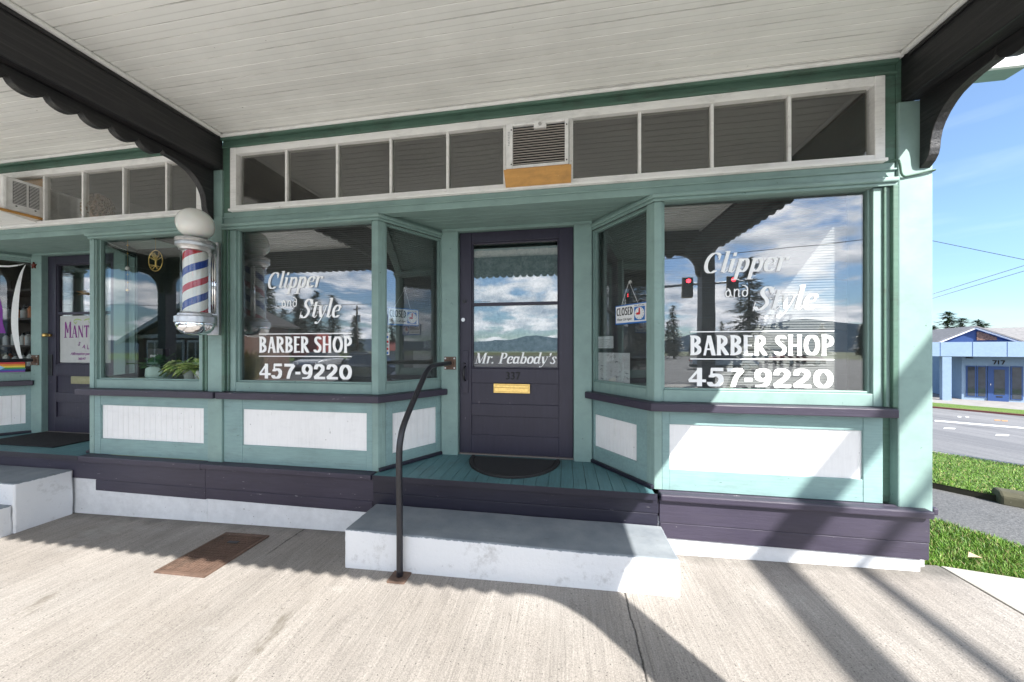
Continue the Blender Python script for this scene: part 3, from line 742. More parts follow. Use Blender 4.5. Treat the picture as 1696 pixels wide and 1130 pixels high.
def open_room(x0,x1,y0,y1,z0,z1,mat,root):
    m=MB(); m.box(x0,x1,y0,y1,z0,z1); o=m.build('interior_room',mat,root)
    bm=bmesh.new(); bm.from_mesh(o.data); bm.normal_update()
    bmesh.ops.delete(bm,geom=[f for f in bm.faces if abs(f.normal.y)>.9 and f.calc_center_median().y<y0+.1],context='FACES'); bm.to_mesh(o.data); bm.free()
open_room(-8.3,-3.14,2.62,5.2,-.005,2.884,plain('salon_wall_paint',(.13,.125,.115),.8),salon)
for a,b in ((-8.2,-6.8),(-4.43,-3.14)):
    m=MB(); m.box(a,b,2.575,3.15,.60,.700); m.build('display_shelf',plain('pale_green_shelf',(.42,.52,.42),.5),salon)
m=MB(); m.box(-5.05,-5.0,3.1,5.1,0,2.7); m.box(-4.95,-4.90,3.12,3.17,.70,2.1); m.build('partition',plain('salon_grey_green',(.13,.17,.15),.7),salon)
sdoor=panel_door(salon,-6.11,-5.045,(-5.985,-5.17,.815,2.005),1.42,[(.482,.677),(.19,.367)])
FROST=plain('frosted_window_film',(.44,.46,.45),.6,0,20,.06,0)
m=MB(); m.box(-5.97,-5.185,3.071,3.0725,.835,1.39); m.build('window_film',FROST,sdoor)
SIGNX=-5.94
m=MB(); letter(m,'MANTR',lambda c:{'M':(lambda:(.80,[(.10,.03,[(.12,0),(.12,.98)]),(.13,.03,[(.14,.96),(.38,.3)]),(.04,.03,[(.38,.3),(.62,.96)]),(.14,.03,[(.64,.0),(.64,.98)]),(.26,.05,[(.12,0),(.13,0)]),(.26,.05,[(.64,0),(.65,0)])])),
    'A':(lambda:(.62,[(.05,.03,[(.08,0),(.28,.74)]),(.13,.03,[(.30,.74),(.5,0)]),(.05,.04,[(.16,.26),(.42,.26)]),(.2,.04,[(.08,0),(.09,0)]),(.2,.04,[(.5,0),(.51,0)])])),
    'N':(lambda:(.66,[(.05,.03,[(.1,0),(.1,.74)]),(.13,.03,[(.12,.74),(.5,.02)]),(.05,.03,[(.52,.0),(.52,.74)])])),
    'T':(lambda:(.58,[(.13,.03,[(.28,0),(.28,.74)]),(.05,.07,[(.04,.71),(.52,.71)]),(.05,.12,[(.05,.66),(.05,.7)]),(.05,.12,[(.51,.66),(.51,.7)])])),
    'R':(lambda:(.62,[(.13,.03,[(.14,0),(.14,.74)]),(.11,.05,el(.18,.55,.2,.17,-90,90)),(.13,.04,[(.26,.38),(.5,.0)])]))}[c](),-5.905,-5.44,1.135,.185,3.0695); m.build('lettering',PURI,sdoor,recalc=False)
for i,ch in enumerate('SALON'):
    t=R(-30+i*15); text_mesh('lettering',ch,.068,PURI,sdoor,(lambda x,y,z,i=i,t=t:(-5.70+i*.07+x*math.cos(t)-y*math.sin(t),3.0695,1.045-.05*(1-((i-2)/2)**2)+x*math.sin(t)+y*math.cos(t))),.01)
text_mesh('lettering','Affirmative per',.048,PURI,sdoor,lambda x,y,z:(-5.81+x,3.0695,.925+y),.012,.4)
text_mesh('lettering','360-47',.04,PURI,sdoor,lambda x,y,z:(-5.69+x,3.0695,.868+y),.02)
m=MB(lambda x,z,_:(x,3.0693,z))
for c in (-1,1):
    pts=sp([(-5.62+c*.02,1.335),(-5.62+c*.09,1.35),(-5.62+c*.14,1.325),(-5.62+c*.11,1.30),(-5.62+c*.085,1.325)])
    for a,b in zip(pts,pts[1:]): m.sheet([(a[0],a[1]-.006,0),(b[0],b[1]-.006,0),(b[0],b[1]+.006,0),(a[0],a[1]+.006,0)])
m.build('scroll_ornament',GREENI,sdoor,recalc=False)
m=MB(); m.box(-5.73,-5.42,3.030,3.046,.588,.676); m.box(-5.715,-5.435,3.022,3.031,.605,.66); m.build('mail_slot',plain('tarnished_brass',(.42,.40,.24),.4,.8),sdoor,bevel=.004)
m=MB(); m.tube([(-6.06,3.046,1.16),(-6.06,3.02,1.16)],.018,12); m.lathe([(0,-.024),(.02,-.018),(.028,0),(.02,.018),(0,.024)],(-6.06,3.0,1.16),14); m.build('door_knob',BRASS,sdoor,smooth=True)
m=MB(); m.box(-6.095,-6.03,3.036,3.046,.68,.93); m.build('handle_plate',STEELB,sdoor,bevel=.003)
# salon left angled window: decal swooshes, flag sticker, bottles behind
wl=SW['l']
yv=.0435
def swoosh(pts,name,mat):
    m=MB(SL)
    for (a,b) in zip(pts,pts[1:]):
        h_=.012 if abs(b[1]-a[1])<.5*abs(b[0]-a[0]) else 0; m.sheet([(a[0]-(a[2]/2 if not h_ else 0),yv,a[1]-h_*a[2]/.03),(b[0]-(b[2]/2 if not h_ else 0),yv,b[1]-h_*b[2]/.03),(b[0]+(b[2]/2 if not h_ else 0),yv,b[1]+h_*b[2]/.03),(a[0]+(a[2]/2 if not h_ else 0),yv,a[1]+h_*a[2]/.03)])
    m.build(name,mat,wl,recalc=False)
swoosh(sp([(.582,2.0,.003),(.555,1.90,.018),(.528,1.70,.035),(.512,1.48,.046),(.510,1.23,.046),(.533,.98,.03),(.565,.82,.012),(.582,.755,.002)],4),'decal_swoosh',VINYL)
swoosh([(.575,2.012,.003),(.53,1.985,.02),(.47,1.962,.025),(.40,1.955,.025),(.3,1.965,.02),(.1,2.0,.01)],'decal_swoosh',VINYL)
swoosh([(.37,1.60,.08),(.375,1.45,.11),(.375,1.30,.11),(.375,1.18,.15)],'purple_lettering',plain('bright_purple_vinyl',(.19,.02,.30),.45))
fl=thing('flag_sticker','small rainbow flag sticker at the bottom of the salon window','sticker',SL(.43,.04,.75))
for i,c in enumerate(((.55,.03,.03),(.70,.22,.02),(.75,.60,.05),(.03,.25,.08),(.03,.06,.35),(.20,.03,.28))):
    z=.842-i*.021; m=MB(SL); m.box(.36,.58,.0425,.0435,z-.021,z); m.build('stripe',plain('flag%d'%i,c,.5,0,20,.02,0),fl)
m=MB(SL); m.sheet([(.36,.0418,.716),(.36,.0418,.842),(.445,.0418,.779)]); m.build('chevron',plain('flag_pale_blue',(.30,.55,.75),.5,0,20,.02,0),fl)
bar=copy_tree(rail,(-6.19,2.0,-.475+0.0),0,'black bent pipe handrail reaching the post left of the salon door')
tag(bar,group='handrails at the shop steps'); tag(rail,group='handrails at the shop steps')
star=thing('star_ornament','small rusty red star fixed on the salon door post','ornament',(-6.22,2.99,1.98))
m=MB(); m.prism([(-6.215+(.042 if k%2==0 else .018)*math.sin(R(36*k)),1.985+(.042 if k%2==0 else .018)*math.cos(R(36*k))) for k in range(10)],2.982,2.994,'y'); m.build('star',plain('rusty_red_metal',(.16,.03,.02),.6,.3),star)
# shelves and bottles behind the left salon pane
sh=thing('display_shelves','dark shelf unit of hair products behind the left salon window','shelf',(-6.9,3.25,0))
DKW=plain('dark_shelf_wood',(.05,.035,.028),.6)
for z in (.75,1.02,1.36,1.72): m=MB(); m.box(-7.7,-6.35,3.12,3.5,z,z+.025); m.build('shelf_board',DKW,sh)
m=MB(); m.box(-7.7,-6.35,3.5,3.53,.0,1.95); m.build('back_board',DKW,sh)
def bottle(x,yb,z,h,r,col,lab):
    b=thing('hair_product_bottle',lab,'bottle',(x,yb,z)); b['group']='hair product bottles on the salon shelves'
    m=MB(); m.lathe([(0,z),(r,z),(r,z+h*.68),(r*.45,z+h*.78),(r*.45,z+h*.82)],(x,yb,0),14); m.build('body',plain('bottle_%d'%int(col[0]*99+col[2]*7),col,.35),b,smooth=True,auto=40)
    m=MB(); m.lathe([(r*.5,z+h*.82),(r*.5,z+h),(0,z+h)],(x,yb,0),12); m.build('cap',BLACKP,b,smooth=True,auto=40)
random.seed(11)
for z in (.775,1.045,1.385):
    x=-7.25
    while x<-6.4:
        c=random.choice(((.5,.5,.5),(.62,.62,.6),(.30,.31,.33),(.55,.18,.06)))
        bottle(x,3.25+random.uniform(-.05,.05),z,random.uniform(.15,.2),random.uniform(.024,.032),c,'hair product bottle standing on the dark shelf behind the left salon window'); x+=random.uniform(.075,.11)
# showcase at the right of the salon door: plants, ornaments, card box
def leafy(root,c,n,L,spread,cols,mat,seed=1,droop=.5,wid=.28):
    random.seed(seed); m=MB()
    for i in range(n):
        a=random.uniform(0,2*math.pi); el_=random.uniform(.15,1.25); l=L*random.uniform(.6,1.15)
        d=Vector((math.cos(a)*math.cos(el_),math.sin(a)*math.cos(el_),math.sin(el_)))
        p=Vector(c)+Vector((random.uniform(-1,1),random.uniform(-1,1),0))*spread
        side=d.cross(Vector((0,0,1))).normalized(); w=l*wid/2
        pts=[];
        for t in (0,.3,.62,1.0):
            q=p+d*l*t+Vector((0,0,-droop*l*t*t)); ww=w*(0.15,1,.8,.03)[(0,.3,.62,1.0).index(t)]
            pts.append((q-side*ww,q,q+side*ww))
        for (a0,b0,c0),(a1,b1,c1) in zip(pts,pts[1:]):
            up=Vector((0,0,.01))
            v=[m.v(x) for x in (a0,b0-up,c0,a1,b1-up,c1)]
            m.face([v[0],v[1],v[4],v[3]]);m.face([v[1],v[2],v[5],v[4]])
    return m.build('leaves',mat,root,recalc=False,smooth=True)
def leafmat(name,dk,lt,sc=18):
    m,nt,b=nmat(name); n=noise(nt,sc,5,None,.7)
    lk(nt,mixc(nt,ramp(nt,n,[(.42,0.),(.62,1.)]),dk,lt),b.inputs['Base Color']); b.inputs['Roughness'].default_value=.45
    b.inputs['Transmission Weight'].default_value=0
    return m
VAR=leafmat('variegated_leaf',(.22,.42,.08),(.75,.80,.34),30)
DKL=leafmat('dark_green_leaf',(.03,.10,.04),(.09,.22,.08),20)
POTG=plain('pale_green_glaze',(.50,.66,.60),.3,0,12,.1,0)
POTW=plain('white_glaze',(.68,.68,.66),.3)
z0=.70
p1=thing('potted_plant','dark leaved plant in a pale green pot at the left of the salon showcase','plant',(-3.945,2.69,z0))
m=MB(); m.lathe([(0,0),(.090,0),(.108,.04),(.102,.10),(.092,.138),(.084,.138),(.08,.11),(0,.11)],(-3.945,2.69,z0),28); m.build('pot',POTG,p1,smooth=True,auto=40)
leafy(p1,(-3.945,2.69,z0+.12),70,.22,.05,None,DKL,4,.35,.42)
p2=thing('potted_plant','variegated yellow green plant in a small white pot in the salon showcase','plant',(-3.61,2.70,z0))
m=MB(); m.lathe([(0,0),(.04,0),(.055,.09),(.048,.09),(.045,.07),(0,.07)],(-3.61,2.70,z0),24); m.build('pot',POTW,p2,smooth=True,auto=40)
leafy(p2,(-3.63,2.70,z0+.14),60,.24,.04,None,VAR,9,.75,.42)
p3=thing('potted_plant','variegated plant in a ribbed white pot beside the barber pole in the salon showcase','plant',(-3.41,2.69,z0))
m=MB(); pr=[(0,0),(.062,0)]+[(.070+.006*(k%2)+.010*math.sin(k*.35),.010*k) for k in range(1,10)]+[(.06,.098),(0,.08)]; m.lathe(pr,(-3.41,2.69,z0),28); m.build('pot',POTW,p3,smooth=True,auto=60)
leafy(p3,(-3.41,2.69,z0+.11),40,.25,.03,None,VAR,15,.5,.40)
bx=thing('card_display','small black display box with white lettering in the salon showcase','display box',(-4.27,2.85,z0))
m=MB(); m.box(-4.33,-4.14,2.84,2.90,.86,1.0); bb=m.build('box',BLACKP,bx,bevel=.004)
m=MB(); m.box(-4.27,-4.21,2.85,2.89,z0,.86); m.build('stand',BLACKP,bx)
text_mesh('lettering','mari',.055,VINYL,bb,lambda x,y,z:(-4.30+x,2.8385,.91+y),.01)
GOLD=plain('gold_wire',(.75,.52,.16),.3,1.0,40,.1,0)
o1=thing('hanging_ornament','round gold tree ornament hung behind the salon showcase glass','ornament',(-3.80,2.66,1.72))
cx_,cz_=-3.93,1.855
m=MB(); m.tube([(cx_+.082*math.cos(R(12*k)),2.64,cz_+.10*math.sin(R(12*k))) for k in range(31)],.004,6); m.build('ring',GOLD,o1,smooth=True)
m=MB(); random.seed(5)
m.tube([(cx_,2.64,cz_-.06),(cx_+.004,2.64,cz_)],.008,6)
for k in range(22):
    a=R(random.uniform(20,160)); l=random.uniform(.05,.095); m.tube([(cx_,2.64,cz_),(cx_+l*.6*math.cos(a),2.64,cz_+l*.6*math.sin(a)),(cx_+l*math.cos(a)*.9,2.638,cz_+l*math.sin(a))],.0022,4)
for k in range(9):
    a=R(random.uniform(200,340)); m.tube([(cx_,2.64,cz_-.045),(cx_+.08*math.cos(a),2.64,cz_+.09*math.sin(a))],.0026,4)
m.build('wire_tree',GOLD,o1)
m=MB(); m.tube([(cx_,2.64,cz_+.1),(cx_,2.64,2.10)],.0012,4); m.build('thread',GOLD,o1)
o2=thing('hanging_ornament','string of small beads hung at the left edge of the salon showcase','ornament',(-4.3,2.66,1.6))
m=MB(); m.tube([(-4.30,2.66,2.10),(-4.30,2.66,1.55)],.0014,4); m.build('thread',GOLD,o2)
for z,r in ((2.03,.010),(1.95,.008),(1.80,.022),(1.74,.008),(1.66,.008),(1.585,.016)):
    m=MB(); m.lathe([(0,-r*1.2),(r*.9,-r*.4),(r*.7,r*.5),(0,r*1.3)],(-4.30,2.66,z),10); m.build('bead',GOLD if r<.02 else POTW,o2,smooth=True)
wr=thing('twig_wreath','round brown twig wreath hung inside the salon door glass','wreath',(-5.70,3.14,1.75))
m=MB(); random.seed(8)
for k in range(9):
    ph0=random.uniform(0,6); rr=.105+random.uniform(-.012,.012)
    m.tube([(-5.60+rr*math.cos(R(15*j)),3.14+.012*math.sin(j+ph0),1.76+(rr+.02)*math.sin(R(15*j))+.006*math.sin(2*j+ph0)) for j in range(25)],.005,5)
m.build('twig_ring',plain('brown_twig',(.22,.10,.05),.8),wr,smooth=True)
leafy(wr,(-5.60,3.13,1.64),30,.10,.05,None,leafmat('dry_flower',(.25,.14,.06),(.55,.42,.25)),21,.3,.4)
m=MB(); m.tube([(-5.60,3.14,1.885),(-5.60,3.14,1.98)],.004,5); m.build('hook',ALU,wr)
# mannequin head in the salon transom
mh=thing('mannequin_head','pale mannequin head with curly hair lying behind the salon transom glass','mannequin head',(-4.85,2.78,2.30))
SKIN=plain('mannequin_skin',(.58,.36,.24),.5,0,14,.15,0); HAIR=plain('curly_blond_hair',(.26,.16,.075),.75,0,40,.5,.6)
HX,HY,HZc=-4.66,2.63,2.395
bm=bmesh.new(); bmesh.ops.create_uvsphere(bm,u_segments=28,v_segments=18,radius=1)
for v in bm.verts:
    x,yy,z=v.co
    nx=x
    if x<-.3:
        nx-=.30*math.exp(-((z+.05)/.13)**2-(yy/.16)**2)*1.1
        nx-=.12*math.exp(-((z+.36)/.10)**2-(yy/.28)**2)
        nx-=.10*math.exp(-((z+.75)/.18)**2-(yy/.35)**2)
        nx+=.12*math.exp(-((z-.12)/.09)**2-((abs(yy)-.30)/.16)**2)
        nx+=.07*math.exp(-((z+.27)/.05)**2-(yy/.3)**2)
    v.co=(HX+nx*.098,HY+yy*.075,HZc+z*.115)
me=bpy.data.meshes.new('face'); bm.to_mesh(me); bm.free(); me.materials.append(SKIN); me.polygons.foreach_set('use_smooth',[True]*len(me.polygons))
fo=bpy.data.objects.new('face',me); COL.objects.link(fo); par(fo,mh)
m=MB(); m.tube([(HX+.01,HY,HZc-.06),(HX+.02,HY,2.27)],[.05,.055],14); m.build('neck',SKIN,mh,smooth=True)
for sy in (-1,1):
    m=MB(); m.lathe([(0,-.012),(.012,-.006),(.012,.006),(0,.012)],(HX-.083,HY+sy*.032,HZc+.012),10); m.build('eye',INK,mh,smooth=True)
m=MB(); m.box(HX-.108,HX-.100,HY-.02,HY+.02,HZc-.048,HZc-.036); m.build('lips',REDI,mh,bevel=.004)
m=MB(); random.seed(2)
for k in range(150):
    a=random.uniform(-2.3,2.3); b_=random.uniform(-.5,1.5)
    p=Vector((math.cos(a)*math.cos(b_)*.115+.03,math.sin(a)*math.cos(b_)*.095,math.sin(b_)*.13))
    if p.x<-.03 and p.z<.07: continue
    q=Vector((HX,HY,HZc))+p; r=random.uniform(.012,.022)
    m.tube([q+Vector((r*math.cos(j*1.1),r*math.sin(j*1.1)*.8,-.011*j+.02)) for j in range(6)],.006,5)
m.build('curls',HAIR,mh,smooth=True)
# salon AC
ac2=thing('air_conditioner','white window air conditioner with side louvres in the salon transom','air conditioner',(-5.4,2.3,2.3))
AX0,AX1,AY0,AY1,AZ0,AZ1=-5.66,-5.13,2.287,2.80,2.300,2.610
m=MB(); m.box(AX0,AX1,AY0,AY1,AZ0,AZ1); m.build('case',ACW,ac2,bevel=.008)
m=MB(); m.box(AX1+.001,AX1+.006,AY0+.01,AY0+.022,AZ0+.02,AZ1-.02); m.box(AX1+.001,AX1+.005,AY0+.008,AY1,AZ0+.026,AZ0+.034); m.build('case_rib',ACW,ac2,bevel=.002)
for a,b in ((AY0+.055,AY0+.135),(AY0+.15,AY0+.215)):
    m=MB(); m.box(AX1+.0005,AX1+.002,a,b,AZ0+.07,AZ1-.03); g_=m.build('louvre_panel',DARK,ac2)
    m=MB(); 
    for i in range(15): z=AZ0+.075+i*.0138; m.box(AX1+.002,AX1+.007,a+.002,b-.002,z,z+.005)
    m.build('louvres',ACW,g_)
for yy in (AY0+.075,AY0+.19): m=MB(); m.tube([(AX1,yy,AZ0+.05),(AX1+.005,yy,AZ0+.05)],.006,8); m.build('screw',STEELB,ac2)
m=MB(); m.box(AX0-.02,AX1+.01,AY0-.05,2.53,AZ0-.022,AZ0-.002); m.build('support_board',PLY,ac2,bevel=.003)
m=MB(); m.prism([(AY0-.04,AZ0-.023),(2.52,AZ0-.023),(2.52,2.235)],AX0,AX1-.01,'x'); m.build('support_wedge',WHITEF,ac2)
m=MB(); m.box(AX1+.012,-5.098,2.536,2.542,2.262,2.70); m.box(AX0,AX1,2.536,2.542,2.615,2.70); m.build('infill_board',PLY,ac2)

mt2=thing('door_mat','dark rectangular fibre mat on the salon entry floor at the left edge','door mat',(-5.6,2.8,0))
MATF,nt,b=nmat('dark_fibre_mat'); v1=noise(nt,45,5,coord(nt,(1,2.5,1)),.8)
lk(nt,ramp(nt,v1,[(.5,(.008,.008,.009)),(.66,(.02,.018,.02)),(.74,(.14,.10,.10))]),b.inputs['Base Color']); b.inputs['Roughness'].default_value=.95; bump(nt,b,v1,.8,.01)
m=MB(); m.box(-6.13,-5.09,2.57,3.03,.001,.013); m.build('mat_pile',MATF,mt2,bevel=.004)
# ================================================================ CANOPY over the sidewalk
FY=-.68   # line of the front posts
def gz(x,y=2): return -.4575+.024*max(-12,min(x,3))
can=thing('porch_canopy','porch canopy with cream boarded ceiling and black scalloped beams over the sidewalk','canopy',(-.5,1,2.6))
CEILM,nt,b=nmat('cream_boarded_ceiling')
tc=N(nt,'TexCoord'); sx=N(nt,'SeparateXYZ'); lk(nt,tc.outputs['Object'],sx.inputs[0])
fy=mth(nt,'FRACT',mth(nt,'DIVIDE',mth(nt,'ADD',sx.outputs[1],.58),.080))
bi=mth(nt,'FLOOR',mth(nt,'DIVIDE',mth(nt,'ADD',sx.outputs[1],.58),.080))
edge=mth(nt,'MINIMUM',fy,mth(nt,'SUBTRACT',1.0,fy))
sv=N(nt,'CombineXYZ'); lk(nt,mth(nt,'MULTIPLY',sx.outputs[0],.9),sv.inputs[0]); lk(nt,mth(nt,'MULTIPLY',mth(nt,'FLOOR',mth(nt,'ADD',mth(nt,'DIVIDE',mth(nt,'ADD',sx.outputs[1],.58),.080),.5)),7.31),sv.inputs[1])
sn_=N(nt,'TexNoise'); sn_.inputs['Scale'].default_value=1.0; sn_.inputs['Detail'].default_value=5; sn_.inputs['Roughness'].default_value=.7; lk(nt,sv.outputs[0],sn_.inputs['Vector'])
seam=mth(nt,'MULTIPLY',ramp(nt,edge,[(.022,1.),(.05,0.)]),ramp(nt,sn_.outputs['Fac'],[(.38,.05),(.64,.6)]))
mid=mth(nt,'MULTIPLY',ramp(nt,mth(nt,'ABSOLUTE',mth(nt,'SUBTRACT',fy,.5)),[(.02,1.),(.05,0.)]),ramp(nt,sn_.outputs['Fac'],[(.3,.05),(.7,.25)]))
tv=N(nt,'TexWhiteNoise'); tv.noise_dimensions='1D'; lk(nt,bi,tv.inputs['W'])
c=mixc(nt,1,(.87,.87,.84),ramp(nt,tv.outputs['Value'],[(0.,.93),(1.,1.03)]),'MULTIPLY')
c=mixc(nt,1,c,ramp(nt,noise(nt,1.1,6,None,.65),[(.3,.86),(.6,1.02)]),'MULTIPLY')
c=mixc(nt,ramp(nt,noise(nt,2.3,7,coord(nt,(.6,2,1)),.75),[(.64,0.),(.74,.35)]),c,(.50,.43,.28))
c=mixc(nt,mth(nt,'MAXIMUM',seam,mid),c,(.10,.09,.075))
vd=N(nt,'TexVoronoi'); vd.inputs['Scale'].default_value=4.5; lk(nt,coord(nt,(1,1.6,1)),vd.inputs['Vector'])
c=mixc(nt,ramp(nt,vd.outputs['Distance'],[(.02,.75),(.035,0.)]),c,(.12,.10,.08))
lk(nt,c,b.inputs['Base Color']); b.inputs['Roughness'].default_value=.55; bump(nt,b,noise(nt,1,4,coord(nt,(3,50,50))),.15,.003)
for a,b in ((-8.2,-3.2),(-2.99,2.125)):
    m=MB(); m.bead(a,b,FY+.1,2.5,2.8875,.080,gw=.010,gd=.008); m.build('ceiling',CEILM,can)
    m=MB(); m.box(a+.001,b-.001,2.462,2.4985,2.853,2.884); m.box(a+.001,a+.036,FY+.1,2.461,2.853,2.884); m.box(b-.036,b-.001,FY+.1,2.461,2.853,2.884); m.build('ceiling_cove',WHITEF,can,bevel=.012)
m=MB(); m.box(-9.2,2.42,FY-.22,2.49,2.90,3.06); m.build('roof_deck',TEALH,can)
BR=[(p[0]+.045,p[1]) for p in [(2.060,2.535),(2.078,2.518),(2.12,2.515),(2.165,2.510),(2.215,2.495),(2.255,2.478),(2.29,2.45),(2.320,2.415),(2.345,2.375),(2.362,2.335),(2.372,2.285),(2.376,2.235),(2.384,2.20),(2.402,2.17),(2.438,2.142)]]
def bracket_rows():
    k=6
    top=[(p[0],2.5805) for p in BR[:k]]+[(2.483,2.5805)]+[(2.483,p[1]) for p in BR[k:]]
    bot=BR[:k]+[BR[k]]+BR[k:]
    return top,bot
def scallops(a,b,pitch=.1425,zc=2.533,dz=.055):
    n=max(1,round((b-a)/pitch)); p=(b-a)/n; out=[]
    for i in range(n):
        for j in range(8):
            t=j/8; out.append((a+(i+t)*p,zc-dz*(1-(2*t-1)**2)**.6))
    out.append((b,zc)); return out
BX=[(-8.41,-8.2),(-3.2,-2.99),(2.125,2.36)]
for i,(x0,x1) in enumerate(BX):
    m=MB(); m.box(x0,x1,FY+.1,2.438+.06,2.582,2.888); 
    beam=m.build('beam',BLACK,can,bevel=.008)
    m=MB(); m.box(x0-.014,x1+.014,FY+.1,2.44,2.83,2.852); m.build('beam_moulding',BLACK,beam,bevel=.005)
    c=(x0+x1)/2+.0; t=.028
    sc=scallops(FY+.1+.378,2.105); m=MB(); m.strip_prism([(p[0],2.5805) for p in sc],sc,c-t,c+t,'x'); m.build('scalloped_trim',BLACK,beam,bevel=.004)
    tp,bt=bracket_rows(); m=MB(); m.strip_prism(tp,bt,c-t,c+t,'x'); m.build('bracket',BLACK,beam,bevel=.004)
    fl_=lambda P:[(FY+.1+2.483-p[0],p[1]) for p in P]
    m=MB(); m.strip_prism(fl_(tp),fl_(bt),c-t,c+t,'x'); m.build('bracket',BLACK,beam,bevel=.004)
for (a0,a1),(b0,b1) in zip(BX,BX[1:]):
    m=MB(); m.box(a1+.001 if a1>-8 else a0,b1,FY-.1,FY+.099,2.582,2.888); hd=m.build('front_beam',BLACK,can,bevel=.008)
    ca,cb=(a0+a1)/2+.1,(b0+b1)/2-.1
    sc=scallops(ca+.378,cb-.378); m=MB(); m.strip_prism([(p[0],2.5805) for p in sc],sc,FY-.028,FY+.028,'y'); m.build('scalloped_trim',BLACK,hd)
    for P,sg in ((ca,1),(cb,-1)):
        tp,bt=bracket_rows(); f_=lambda Q:[(P+sg*(2.483-q[0]),q[1]) for q in Q]
        m=MB(); m.strip_prism(f_(tp),f_(bt),FY-.028,FY+.028,'y'); m.build('bracket',BLACK,hd)
for x0,x1 in BX:
    c=(x0+x1)/2; m=MB(); m.box(c-.1,c+.1,FY-.1,FY+.1,gz(c)-.05,2.581); m.box(c-.12,c+.12,FY-.12,FY+.12,gz(c)-.05,gz(c)+.12); m.build('post',PURPD,can,bevel=.008)
# eave return seen past the corner bracket
m=MB(); m.box(2.31,3.07,2.75,2.87,2.90,2.93); ev=m.build('eave_return',TEAL,can,bevel=.003)
m=MB(); m.box(2.31,3.08,2.725,2.749,2.895,3.02); m.box(2.31,3.09,2.70,2.748,3.021,3.06); m.build('eave_fascia',WHITE,ev,bevel=.003)

# ================================================================ STEPS
STEPM,nt,b=nmat('painted_concrete_step')
tc=N(nt,'TexCoord'); sx=N(nt,'SeparateXYZ'); lk(nt,tc.outputs['Object'],sx.inputs[0])
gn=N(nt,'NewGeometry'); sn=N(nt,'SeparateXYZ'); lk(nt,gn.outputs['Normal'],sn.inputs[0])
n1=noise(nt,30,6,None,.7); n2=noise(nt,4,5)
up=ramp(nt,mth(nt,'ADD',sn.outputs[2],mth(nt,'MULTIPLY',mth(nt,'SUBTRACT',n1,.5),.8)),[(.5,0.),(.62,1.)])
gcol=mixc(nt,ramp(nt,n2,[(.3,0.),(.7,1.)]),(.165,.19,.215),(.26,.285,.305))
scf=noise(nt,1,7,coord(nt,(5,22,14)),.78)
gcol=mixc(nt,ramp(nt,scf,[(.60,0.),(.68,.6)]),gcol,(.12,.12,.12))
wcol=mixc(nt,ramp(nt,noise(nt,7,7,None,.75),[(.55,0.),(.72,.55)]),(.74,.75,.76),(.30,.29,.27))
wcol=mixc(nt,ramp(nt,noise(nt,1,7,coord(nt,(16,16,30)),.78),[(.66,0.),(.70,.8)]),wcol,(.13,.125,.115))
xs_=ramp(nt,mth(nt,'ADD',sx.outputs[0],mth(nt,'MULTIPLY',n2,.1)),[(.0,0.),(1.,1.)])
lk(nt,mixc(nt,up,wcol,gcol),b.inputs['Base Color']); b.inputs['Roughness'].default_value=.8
bump(nt,b,n1,.55,.006)
def step(label,boxes,loc):
    r=thing('concrete_step',label,'step',loc,'concrete entry steps')
    for q in boxes:
        m=MB(); m.box(*q); bm=m.bm
        bmesh.ops.subdivide_edges(bm,edges=bm.edges[:],cuts=11,use_grid_fill=True)
        random.seed(4)
        for v in bm.verts:
            v.co+=Vector((random.uniform(-1,1),random.uniform(-1,1),random.uniform(-1,1)))*.0022
        m.build('block',STEPM,r,bevel=.012,smooth=True,auto=50)
    return r
step('long white painted concrete step below the purple door',[(-1.49,.662,2.06,2.449,-.62,-.232)],(-.42,2.06,-.45))
step('white painted concrete steps below the salon door at the left edge',[(-6.6,-4.62,2.114,2.461,-.7,-.15),(-6.6,-4.63,1.75,2.113,-.7,-.325)],(-5.6,2.0,-.55))
# ================================================================ SIDEWALK AND GROUND
CONC,nt,b=nmat('broom_finished_concrete')
tc=N(nt,'TexCoord'); sx=N(nt,'SeparateXYZ'); lk(nt,tc.outputs['Object'],sx.inputs[0])
big=noise(nt,.9,6,None,.6); mid=noise(nt,5,5,coord(nt,(1,.35,1)),.65)
br=noise(nt,1,4,coord(nt,(110,3.5,1)),.6); fine=noise(nt,170,3,None,.6)
vo=N(nt,'TexVoronoi'); vo.inputs['Scale'].default_value=58; lk(nt,tc.outputs['Object'],vo.inputs['Vector'])
spk=ramp(nt,vo.outputs['Distance'],[(.13,1.),(.24,0.)]); spm=ramp(nt,noise(nt,40,2),[(.5,0.),(.6,1.)])
c=mixc(nt,ramp(nt,big,[(.3,0.),(.7,1.)]),(.295,.268,.240),(.37,.345,.318))
c=mixc(nt,.55,c,mixc(nt,1,c,ramp(nt,mid,[(.3,.72),(.7,1.12)]),'MULTIPLY'))
c=mixc(nt,1,c,ramp(nt,br,[(.3,.80),(.7,1.10)]),'MULTIPLY')
c=mixc(nt,1,c,ramp(nt,fine,[(.38,.76),(.62,1.1)]),'MULTIPLY')
c=mixc(nt,mth(nt,'MULTIPLY',mth(nt,'MULTIPLY',spk,spm),.92),c,(.07,.065,.06))
# old stains
st=noise(nt,1,6,coord(nt,(3.2,1.1,1)),.7)
c=mixc(nt,ramp(nt,st,[(.66,0.),(.72,.55)]),c,(.10,.085,.06))
